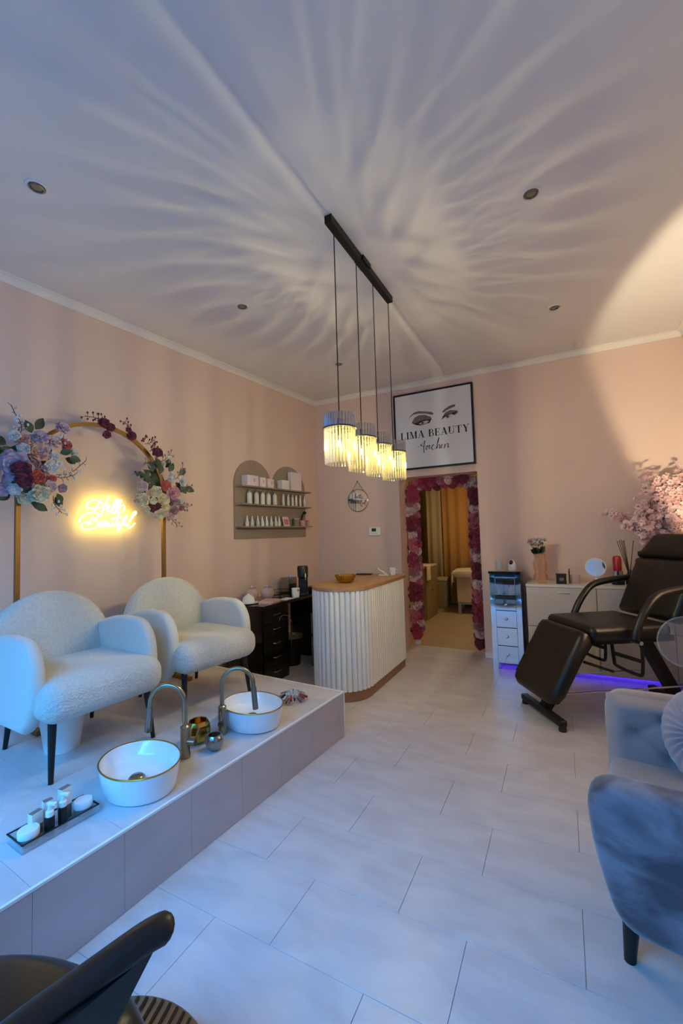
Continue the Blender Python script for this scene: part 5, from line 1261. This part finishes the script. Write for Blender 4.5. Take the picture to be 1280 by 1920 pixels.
obj('candle_wax', MB().lathe([(0.001, 0.011), (0.037, 0.011), (0.037, 0.05), (0.001, 0.05)], 20), 'blush', t)
t = thing('round_table_mirror', 'round make-up mirror reflecting blue light on the sideboard', 'mirror', onb(0.258, 4.66), 0.08)
tm = Matrix.Rotation(math.radians(-7), 3, 'X')
def rotm(p, z=0.155): q = tm @ Vector(p); return (q.x, q.y, q.z + z)
obj('mirror_disc', MB().cyl(rotm((0, -0.008, 0)), rotm((0, 0.0, 0)), 0.080, 0.080, 40), 'mirror', t, angle=30)
obj('mirror_rim', MB().tube([rotm((0.082 * math.cos(2 * PI * k / 40), -0.004, 0.082 * math.sin(2 * PI * k / 40))) for k in range(40)], 0.006, 8, closed=True), 'plastic_white', t)
obj('mirror_stand', MB().lathe([(0.001, 0.0), (0.06, 0.0), (0.062, 0.006), (0.02, 0.014), (0.010, 0.03), (0.010, 0.06), (0.001, 0.06)], 24), 'plastic_white', t)
t = thing('lipstick_money_box', 'oversized red lipstick in a black and silver case', 'ornament', onb(0.430, 4.66))
obj('lipstick_case', MB().lathe([(0.001, 0), (0.052, 0), (0.052, 0.075), (0.044, 0.078), (0.001, 0.078)], 28), 'gloss_black', t)
obj('lipstick_band', MB().lathe([(0.042, 0.078), (0.042, 0.125), (0.036, 0.128), (0.001, 0.128)], 28), 'chrome', t)
obj('lipstick_stick', MB().lathe([(0.036, 0.126), (0.037, 0.22), (0.033, 0.252), (0.022, 0.262), (0.001, 0.264)], 28), 'red_shiny', t)
t = thing('reed_diffuser', 'black reed diffuser with dark sticks next to the red lipstick', 'diffuser', onb(0.525, 4.68))
obj('diffuser_bottle', MB().lathe([(0.001, 0), (0.032, 0), (0.034, 0.006), (0.034, 0.085), (0.018, 0.105), (0.016, 0.135), (0.012, 0.135), (0.001, 0.13)], 20), 'gloss_black', t)
for k, (dx, dz) in enumerate(((-0.085, 0.40), (-0.068, 0.405), (-0.052, 0.41), (-0.038, 0.40), (-0.026, 0.405), (0.048, 0.40))):
    obj('reed', MB().cyl((0.004 if dx < 0 else -0.003, 0, 0.05), (dx, 0.012 * (k - 2), dz), 0.0028, 0.0028, 6), 'reed', t)

# ================================================================== CHERRY BLOSSOM BRANCHES
cbv = thing('blossom_vase', 'tall white vase behind the bed headrest holding pink blossom branches', 'vase', onb(0.80, 4.68))
obj('vase_body', MB().lathe([(0.001, 0.004), (0.055, 0.0), (0.075, 0.06), (0.07, 0.18), (0.035, 0.27), (0.045, 0.30), (0.040, 0.30), (0.030, 0.27), (0.001, 0.2)], 28), 'porcelain', cbv)
bl = thing('blossom_branches', 'spreading artificial pink cherry blossom branches by the right wall', 'blossom', (0.80, 4.68, SBZ + 0.22))
rb = random.Random(8)
B0 = Vector((0.80, 4.68, SBZ + 0.22))
def blossom_mb(m, c, r, d):
    d = Vector(d).normalized(); u = d.orthogonal().normalized(); w_ = d.cross(u); a0 = rb.uniform(0, 6.28)
    c = Vector(c)
    for ring_, (rr_, lift, ph) in enumerate(((r, 0.25, 0), (r * 0.62, 0.55, 0.6))):
        for k in range(5):
            a = a0 + ph + 2 * PI * k / 5
            e = u * math.cos(a) + w_ * math.sin(a); s = u * -math.sin(a) + w_ * math.cos(a)
            V = [c, c + e * rr_ * 0.55 + s * rr_ * 0.42 + d * rr_ * lift, c + e * rr_ + s * rr_ * 0.22 + d * rr_ * (lift + 0.12), c + e * rr_ - s * rr_ * 0.22 + d * rr_ * (lift + 0.12), c + e * rr_ * 0.55 - s * rr_ * 0.42 + d * rr_ * lift]
            m.add(V, [(0, 1, 2), (0, 2, 3), (0, 3, 4)])
tips = [((0.395, 4.60, 1.52), 'low'), ((0.50, 4.56, 1.40), 'low'), ((0.70, 4.55, 1.80), 'up'), ((0.76, 4.62, 1.86), 'up'), ((0.84, 4.55, 1.78), 'up'), ((0.93, 4.60, 1.85), 'up'), ((0.70, 4.58, 1.62), 'mid'), ((0.64, 4.55, 1.46), 'mid'),
        ((0.80, 4.50, 1.60), 'mid'), ((0.96, 4.52, 1.62), 'mid'), ((0.98, 4.58, 1.45), 'mid'), ((0.86, 4.48, 1.48), 'mid')]
for i, (tp, kd) in enumerate(tips):
    tp = Vector(tp); mid = B0 * 0.45 + tp * 0.55 + Vector((rb.uniform(-.03, .03), rb.uniform(-.03, .02), 0.06 if kd != 'low' else 0.12))
    pts = smooth_path([B0 - B0, (B0 * 0.75 + mid * 0.25 + Vector((0, 0, 0.05))) - B0, mid - B0, tp - B0], 6)
    br = obj('branch', MB().tube(pts, [0.006 - 0.0045 * k / (len(pts) - 1) for k in range(len(pts))], 6), 'twig', bl)
    n = 84 if kd != 'low' else 90
    for col_ in ('f_blossom', 'f_blossom2'):
        m = MB()
        for k in range(n // 2):
            t_ = rb.uniform(0.38, 1.0); p = pts[min(len(pts) - 1, int(t_ * (len(pts) - 1)))]
            sp = 0.050 if kd != 'low' else 0.030
            c_ = p + Vector((rb.gauss(0, sp), rb.gauss(0, sp * 0.6) - 0.01, rb.gauss(0, sp)))
            if c_.x + B0.x > 1.045: c_.x = 1.045 - B0.x
            blossom_mb(m, c_, rb.uniform(0.019, 0.030), (c_ - p).normalized() * 0.6 + Vector((-0.25, -0.8, 0.25)))
        o = obj('blossoms', m, col_, br, angle=80); o['kind'] = 'stuff'

# ================================================================== BLACK TREATMENT BED
bd = thing('treatment_bed', 'black leatherette treatment bed with raised back and lowered leg rest', 'treatment bed', (-0.2, 3.55, 0), math.atan2(0.54, 0.84))
# local: +x towards the head, +y away from the camera side
obj('seat', MB().rbox((0.535, 0, 0.648), (0.305, 0.285, 0.052), 0.045, 4), 'leather', bd)
tl = math.atan2(0.205, 0.43)
bdir = Vector((math.sin(tl), 0, math.cos(tl)))
ol = [(-0.285, 0.03), (-0.26, 0.0), (0.26, 0.0), (0.285, 0.03), (0.285, 0.44), (0.27, 0.475), (-0.27, 0.475), (-0.285, 0.44)]
bk = obj('backrest', MB().pillow(ol, 0.095, 0.04, (0.895, 0, 0.690), (0, -1, 0), bdir, 0.006, 4, 4), 'leather', bd)
ol = [(-0.278, 0.0), (0.278, 0.0), (0.285, 0.03), (0.20, 0.19), (0.165, 0.215), (-0.165, 0.215), (-0.20, 0.19), (-0.285, 0.03)]
obj('headrest', MB().pillow(ol, 0.09, 0.038, Vector((0.895, 0, 0.690)) + bdir * 0.482, (0, -1, 0), bdir, 0.006, 4, 4), 'leather', bd)
ldir = Vector((-0.30, 0, -0.50)).normalized()
ol = [(-0.28, 0.06), (-0.255, 0.01), (-0.20, 0.0), (0.20, 0.0), (0.255, 0.01), (0.28, 0.06), (0.28, 0.47), (0.25, 0.54), (0.19, 0.565), (-0.19, 0.565), (-0.25, 0.54), (-0.28, 0.47)]
lr = obj('leg_rest', MB().pillow(ol, 0.105, 0.045, (0.225, 0, 0.655), (0, 1, 0), ldir, 0.008, 4, 4), 'leather', bd)
# arm rests
for s in (-1, 1):
    yy = s * 0.335
    pts = [(0.50, yy, 0.615), (0.515, yy, 0.67), (0.56, yy, 0.76), (0.63, yy, 0.855), (0.69, yy, 0.905), (0.76, yy, 0.928), (0.88, yy, 0.945), (1.02, yy, 0.957), (1.06, yy, 0.955)]
    ar = obj('arm_rest', MB().tube(smooth_path(pts, 4), 0.027, 12), 'leather', bd)
    obj('arm_bolt', MB().cyl((0.515, yy * 0.86, 0.60), (0.515, yy * 1.12, 0.60), 0.014, 0.014, 12), 'chrome', ar)
# frame
fm = MB().box(0.30, 0.92, -0.20, -0.16, 0.555, 0.595).box(0.30, 0.92, 0.16, 0.20, 0.555, 0.595).box(0.30, 0.34, -0.20, 0.20, 0.555, 0.595).box(0.88, 0.92, -0.20, 0.20, 0.555, 0.595)
obj('seat_frame', fm, 'black_metal', bd, smooth=False)
def beam(p0, p1, w, h):
    p0, p1 = Vector(p0), Vector(p1); d = (p1 - p0).normalized(); sdv = Vector((0, 1, 0)); nn = d.cross(sdv).normalized()
    cs = [p0 + sdv * w + nn * h, p0 - sdv * w + nn * h, p0 - sdv * w - nn * h, p0 + sdv * w - nn * h]
    return MB().add([*cs, *[c + (p1 - p0) for c in cs]], [(0, 1, 2, 3), (7, 6, 5, 4), (0, 4, 5, 1), (1, 5, 6, 2), (2, 6, 7, 3), (3, 7, 4, 0)])
obj('rear_leg', beam((0.80, 0, 0.60), (1.10, 0, 0.05), 0.042, 0.034), 'black_metal', bd, smooth=False)
obj('front_leg', beam((0.42, 0, 0.58), (0.02, 0, 0.06), 0.035, 0.03), 'black_metal', bd, smooth=False)
for x, nm in ((0.0, 'front_foot_bar'), (1.10, 'rear_foot_bar')):
    fb = obj(nm, MB().rbox((x, 0, 0.052), (0.028, 0.262, 0.022), 0.008, 2), 'black_metal', bd)
    for s in (-1, 1):
        obj('rubber_foot', MB().lathe([(0.001, 0), (0.026, 0), (0.028, 0.008), (0.022, 0.034), (0.001, 0.034)], 14, (x, s * 0.245, 0)), 'plastic_black', fb)
for s in (-1, 1):
    obj('chrome_rod', MB().cyl((0.06, s * 0.19, 0.225), (1.02, s * 0.19, 0.225), 0.006, 0.006, 8), 'chrome', bd)
    yy = s * 0.19
    pts = [(0.44, yy, 0.56), (0.45, yy, 0.45), (0.47, yy, 0.40), (0.63, yy, 0.325), (0.665, yy, 0.345), (0.67, yy, 0.52), (0.66, yy, 0.56)]
    lk = obj('linkage_frame', MB().tube(smooth_path(pts, 4), 0.012, 8), 'black_metal', bd)
    obj('linkage_bar', MB().tube([(0.452, yy, 0.49), (0.668, yy, 0.415)], 0.014, 8), 'black_metal', lk)
    obj('linkage_bar', MB().tube([(0.44, yy, 0.36), (0.22, yy, 0.44)], 0.010, 8), 'black_metal', lk)

# ================================================================== CLEAR ROUND MAGNIFIER BESIDE THE BED
t = thing('clear_screen', 'clear curved plastic screen on a thin stem at the right picture edge', 'screen', (0.565, 2.90, 0.0), 0.1)
obj('screen_base', MB().lathe([(0.001, 0), (0.10, 0), (0.10, 0.012), (0.02, 0.02), (0.001, 0.02)], 24), 'black_metal', t)
obj('screen_stem', MB().cyl((0, 0, 0.018), (0, 0, 0.66), 0.006, 0.006, 8), 'chrome', t)
obj('screen_disc', MB().cyl((0, -0.003, 0.765), (0, 0.003, 0.765), 0.133, 0.133, 40), 'lens', t, angle=30)
obj('screen_rim', MB().tube([(0.135 * math.cos(2 * PI * k / 48), 0, 0.765 + 0.135 * math.sin(2 * PI * k / 48)) for k in range(48)], 0.004, 6, closed=True), 'clear', t)

# ================================================================== GREY VELVET ARMCHAIR
def fillet(pts, n=6):
    """polygon whose corners (x, y, cut) are rounded with quadratic curves"""
    out = []
    m = len(pts)
    for i in range(m):
        p, a, b = Vector(pts[i][:2]), Vector(pts[i - 1][:2]), Vector(pts[(i + 1) % m][:2]); c = pts[i][2]
        s, e = p + (a - p).normalized() * c, p + (b - p).normalized() * c
        for k in range(n + 1):
            t = k / n; q = s * (1 - t) ** 2 + p * (2 * t * (1 - t)) + e * t * t
            out.append((q.x, q.y))
    return out
sf = thing('velvet_armchair', 'grey velvet tufted armchair at the right edge', 'armchair', (0.095, 1.90, 0), math.atan2(0.145, -0.989))
# local: +x is the front, +y faces the camera
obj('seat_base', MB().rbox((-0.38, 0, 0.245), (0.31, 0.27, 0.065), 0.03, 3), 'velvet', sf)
obj('seat_cushion', MB().rbox((-0.305, 0, 0.375), (0.305, 0.245, 0.080), 0.05, 4), 'velvet_plain_lit', sf)
arms = []
fl_ = math.radians(7.5)
for s, zt in ((1, 0.635), (-1, 0.69)):
    ol = fillet([(-0.70, 0.17, 0.05), (-0.045, 0.185, 0.085), (0.016, 0.45, 0.10), (0.018, zt, 0.085), (-0.70, zt + 0.02, 0.05)])
    arms.append(obj('armrest', MB().pillow(ol, 0.115, 0.042, (0, s * (0.285 - 0.14 * math.tan(fl_)), 0), (1, 0, 0), (0, s * math.sin(fl_), math.cos(fl_)), 0.012, 5, 5), 'velvet' if s > 0 else 'velvet_plain_lit', sf))  # near arm takes the shaded velvet, far arm the lit one
obj('backrest', MB().rbox((-0.66, 0, 0.55), (0.075, 0.40, 0.33), 0.06, 4), 'velvet_plain_lit', sf)
# deep-buttoned pad on the inner side of the far arm
V = []; F = []; nu, nv = 48, 30
btn = [(-0.10, 0.50), (-0.25, 0.585), (-0.25, 0.42), (-0.40, 0.50), (-0.53, 0.585), (-0.53, 0.42), (0.0, 0.585), (0.0, 0.42)]
btn = [(-0.09, 0.555), (-0.19, 0.62), (-0.21, 0.475), (-0.33, 0.56), (-0.46, 0.62), (-0.46, 0.48), (-0.58, 0.56)]
cre = [(0, 1), (0, 2), (1, 3), (2, 3), (3, 4), (3, 5), (4, 6), (5, 6)]
for i in range(nu + 1):
    for j in range(nv + 1):
        u = -0.66 + 0.668 * i / nu; v = 0.36 + 0.318 * j / nv
        e = min(1.0, min(i, nu - i) / 4.0, min(j, nv - j) / 3.0)
        d = -0.045 + 0.066 * math.sin(PI / 2 * e)
        for bx, bz in btn: d -= 0.034 * math.exp(-math.hypot(u - bx, v - bz) / 0.022)
        for a, b in cre:
            p = Vector(btn[a]); q = Vector(btn[b]); pq = q - p; w0 = Vector((u, v)) - p
            tt = max(0, min(1, w0.dot(pq) / pq.length_squared)); dist = (w0 - pq * tt).length
            d -= 0.015 * math.exp(-dist / 0.009) * e
        y = -(0.285 - 0.14 * math.tan(fl_)) - math.tan(fl_) * v + 0.098 + d
        V.append((u, y, v))
for i in range(nu):
    for j in range(nv): F.append((i * (nv + 1) + j, (i + 1) * (nv + 1) + j, (i + 1) * (nv + 1) + j + 1, i * (nv + 1) + j + 1))
pd_ = obj('tufted_pad', MB().add(V, F), 'velvet_plain_lit', arms[1], angle=80)
for bx, bz in btn:
    y = -(0.285 - 0.14 * math.tan(fl_)) - math.tan(fl_) * bz + 0.098 - 0.016
    obj('button', MB().ellipsoid((bx, y, bz), (0.009, 0.005, 0.009), 10, 6), 'velvet_plain_lit', arms[1])
for x, y in ((-0.075, 0.205), (-0.075, -0.205), (-0.60, 0.22), (-0.60, -0.22)):
    obj('leg', MB().cyl((x, y, 0.21), (x + 0.016, y, 0.0), 0.030, 0.017, 14), 'black_wood', sf)
cu = thing('round_cushion', 'round pleated lilac grey cushion on the velvet armchair', 'cushion', (0.455, 2.02, 0.62), 0)
V = []; F = []; nr_, na_ = 10, 120; R_ = 0.185
for sd in (1, -1):
    o0 = len(V)
    for i in range(nr_ + 1):
        t_ = i / nr_
        for k in range(na_):
            a = 2 * PI * k / na_
            rr_ = R_ * t_ * (1 + 0.012 * math.sin(30 * a) * t_)
            th_ = 0.075 * math.sqrt(max(0.0, 1 - t_ ** 2.6)) * (1 - 0.45 * math.exp(-(t_ / 0.12) ** 2)) + 0.0065 * math.sin(30 * a + 2.5 * t_) * math.sin(PI * min(1, t_ * 1.15)) ** 0.7
            V.append((rr_ * math.cos(a), rr_ * math.sin(a), sd * th_))
    for i in range(nr_):
        for k in range(na_):
            q = (o0 + i * na_ + k, o0 + (i + 1) * na_ + k, o0 + (i + 1) * na_ + (k + 1) % na_, o0 + i * na_ + (k + 1) % na_)
            F.append(q if sd > 0 else q[::-1])
mrot = Vector((0, 0, 1)).rotation_difference(Vector((-0.62, -0.62, 0.32)).normalized()).to_matrix()
cush = obj('cushion_cover', MB().add([mrot @ Vector(p) for p in V], F), 'satin', cu, angle=80)
bp_ = mrot @ Vector((0, 0, 0.045))
obj('cushion_button', MB().ellipsoid(bp_, (0.016, 0.016, 0.012), 12, 8), 'satin', cu)

# ================================================================== BLACK SALON CHAIR IN THE FOREGROUND
sc_ = thing('salon_chair', 'black leatherette salon chair in the near left corner', 'chair', (-1.065, 0.315, -0.0), 0)
ol = smooth_path([(0.35, 0.0), (0.345, 0.17), (0.315, 0.26), (0.27, 0.287), (0.212, 0.30), (0.111, 0.295), (-0.006, 0.27), (-0.118, 0.217), (-0.23, 0.13), (-0.32, 0.0), (-0.34, -0.15), (-0.30, -0.27), (-0.1, -0.30), (0.15, -0.30), (0.31, -0.27), (0.345, -0.15), (0.35, 0.0)], 3)[:-1]
obj('seat', MB().pillow([(q.x, q.y) for q in ol], 0.145, 0.065, (0, 0, 0.428), (1, 0, 0), (0, 1, 0), 0.012, 6, 5), 'leather', sc_)
ol = [(-0.27, 0.0), (0.27, 0.0), (0.29, 0.1), (0.28, 0.34), (0.20, 0.42), (-0.20, 0.42), (-0.28, 0.34), (-0.29, 0.1)]
obj('backrest', MB().pillow(ol, 0.10, 0.045, (0, -0.295, 0.46), (-1, 0, 0), (0, -0.12, 0.99), 0.01, 4, 4), 'leather', sc_)
for s in (-1, 1):
    k_ = 0.0 if s > 0 else -0.06
    pts = [(s * 0.29 + k_, -0.34, 0.70), (s * 0.29 + k_, -0.15, 0.685), (s * 0.298 + k_, 0.04, 0.672), (s * 0.315 + k_, 0.13, 0.670), (s * 0.345 + k_, 0.225, 0.680), (s * 0.358 + k_, 0.258, 0.680), (s * 0.362 + k_, 0.272, 0.674)]
    sp_ = smooth_path(pts, 5)
    rad = [0.031] * len(sp_); rad[-1] = 0.012; rad[-2] = 0.021; rad[-3] = 0.027; rad[-4] = 0.030
    m = MB().tube(sp_, rad, 14)
    m.v = [(x, y, 0.67 + (z - 0.68) * 0.7) for x, y, z in m.v]
    ar = obj('armrest', m, 'leather', sc_)
    obj('arm_panel', MB().prism([(-0.30, 0.44), (0.10, 0.44), (0.135, 0.50), (0.165, 0.58), (0.245, 0.655), (-0.30, 0.675)], 0.026, (s * 0.300 + k_ + 0.013, 0, 0), (0.12 * s, 0.99, 0), (0, 0, 1)), 'leather', ar, smooth=False)
obj('column', MB().cyl((0, 0, 0.03), (0, 0, 0.37), 0.032, 0.032, 18), 'chrome', sc_)
obj('base_plate', MB().lathe([(0.001, 0.0), (0.29, 0.0), (0.29, 0.012), (0.06, 0.035), (0.001, 0.04)], 40), 'chrome', sc_)
FC = (-0.985 + 1.065, 0.575 - 0.315, 0.115)
ft = obj('foot_rest', MB().lathe([(0.001, 0.0), (0.285, 0.0), (0.292, 0.004), (0.292, 0.012), (0.286, 0.015), (0.001, 0.015)], 56, FC), 'steel', sc_, angle=30)
for k in range(-11, 12):
    x = k * 0.0245; L_ = math.sqrt(max(0, 0.284 ** 2 - x * x))
    d = Vector((-0.28, 0.96, 0)); sdv = Vector((0.96, 0.28, 0))
    p0 = Vector(FC) + sdv * x - d * L_ + Vector((0, 0, 0.0155)); p1 = Vector(FC) + sdv * x + d * L_ + Vector((0, 0, 0.0155))
    obj('rubber_ridge', quadprism([p0 - sdv * 0.0035, p0 + sdv * 0.0035, p1 + sdv * 0.0035, p1 - sdv * 0.0035], (0, 0, 1), 0.003), 'plastic_black', ft, smooth=False)
for s in (-1, 1):
    obj('foot_rest_bar', MB().tube([(s * 0.10, 0.15, 0.37), (s * 0.10 + 0.03, 0.20, 0.25), (s * 0.10 + 0.04, 0.24, 0.135)], 0.010, 10), 'chrome', sc_)

# ================================================================== BOUNCE LAMP BY THE RIGHT WALL
ly, lx, lz = 3.0, 0.80, 1.34
la = thing('floor_lamp', 'slim floor lamp with half dome shade turned to the right wall', 'lamp', (lx, ly, 0), 0)
obj('lamp_base', MB().lathe([(0.001, 0), (0.12, 0), (0.12, 0.015), (0.02, 0.025), (0.001, 0.025)], 28), 'black_metal', la)
obj('lamp_pole', MB().cyl((0, 0, 0.02), (0, 0, lz - 0.12), 0.011, 0.011, 10), 'black_metal', la)
ax = Vector((0.821, 0.356, 0.458)).normalized()
V = []; F = []
qd = Vector((0, 0, 1)).rotation_difference(ax).to_matrix()
for i in range(7):
    thh = PI / 2 * i / 6
    for k in range(24):
        V.append(qd @ Vector((0.10 * math.sin(thh) * math.cos(2 * PI * k / 24), 0.10 * math.sin(thh) * math.sin(2 * PI * k / 24), -0.10 * math.cos(thh))) + Vector((0, 0, lz)))
for i in range(6):
    for k in range(24): F.append((i * 24 + k, i * 24 + (k + 1) % 24, (i + 1) * 24 + (k + 1) % 24, (i + 1) * 24 + k))
sd_ = obj('lamp_shade', MB().add(V, F), 'black_metal', la)
so = sd_.modifiers.new('thickness', 'SOLIDIFY'); so.thickness = 0.003
obj('lamp_bracket', MB().cyl((0, 0, lz - 0.13), (0, 0, lz - 0.098), 0.014, 0.014, 10), 'black_metal', la)
ld = bpy.data.lights.new('floor_lamp_bulb', 'SPOT'); ld.energy = BOUNCE_W; ld.color = (1.0, 0.86, 0.56); ld.shadow_soft_size = 0.05
ld.spot_size = math.radians(136); ld.spot_blend = 0.12
lo = bpy.data.objects.new('floor_lamp_bulb', ld); COL.objects.link(lo); lo.parent = la
lo.location = (0, 0, lz); lo.rotation_euler = (-ax).to_track_quat('Z', 'Y').to_euler()
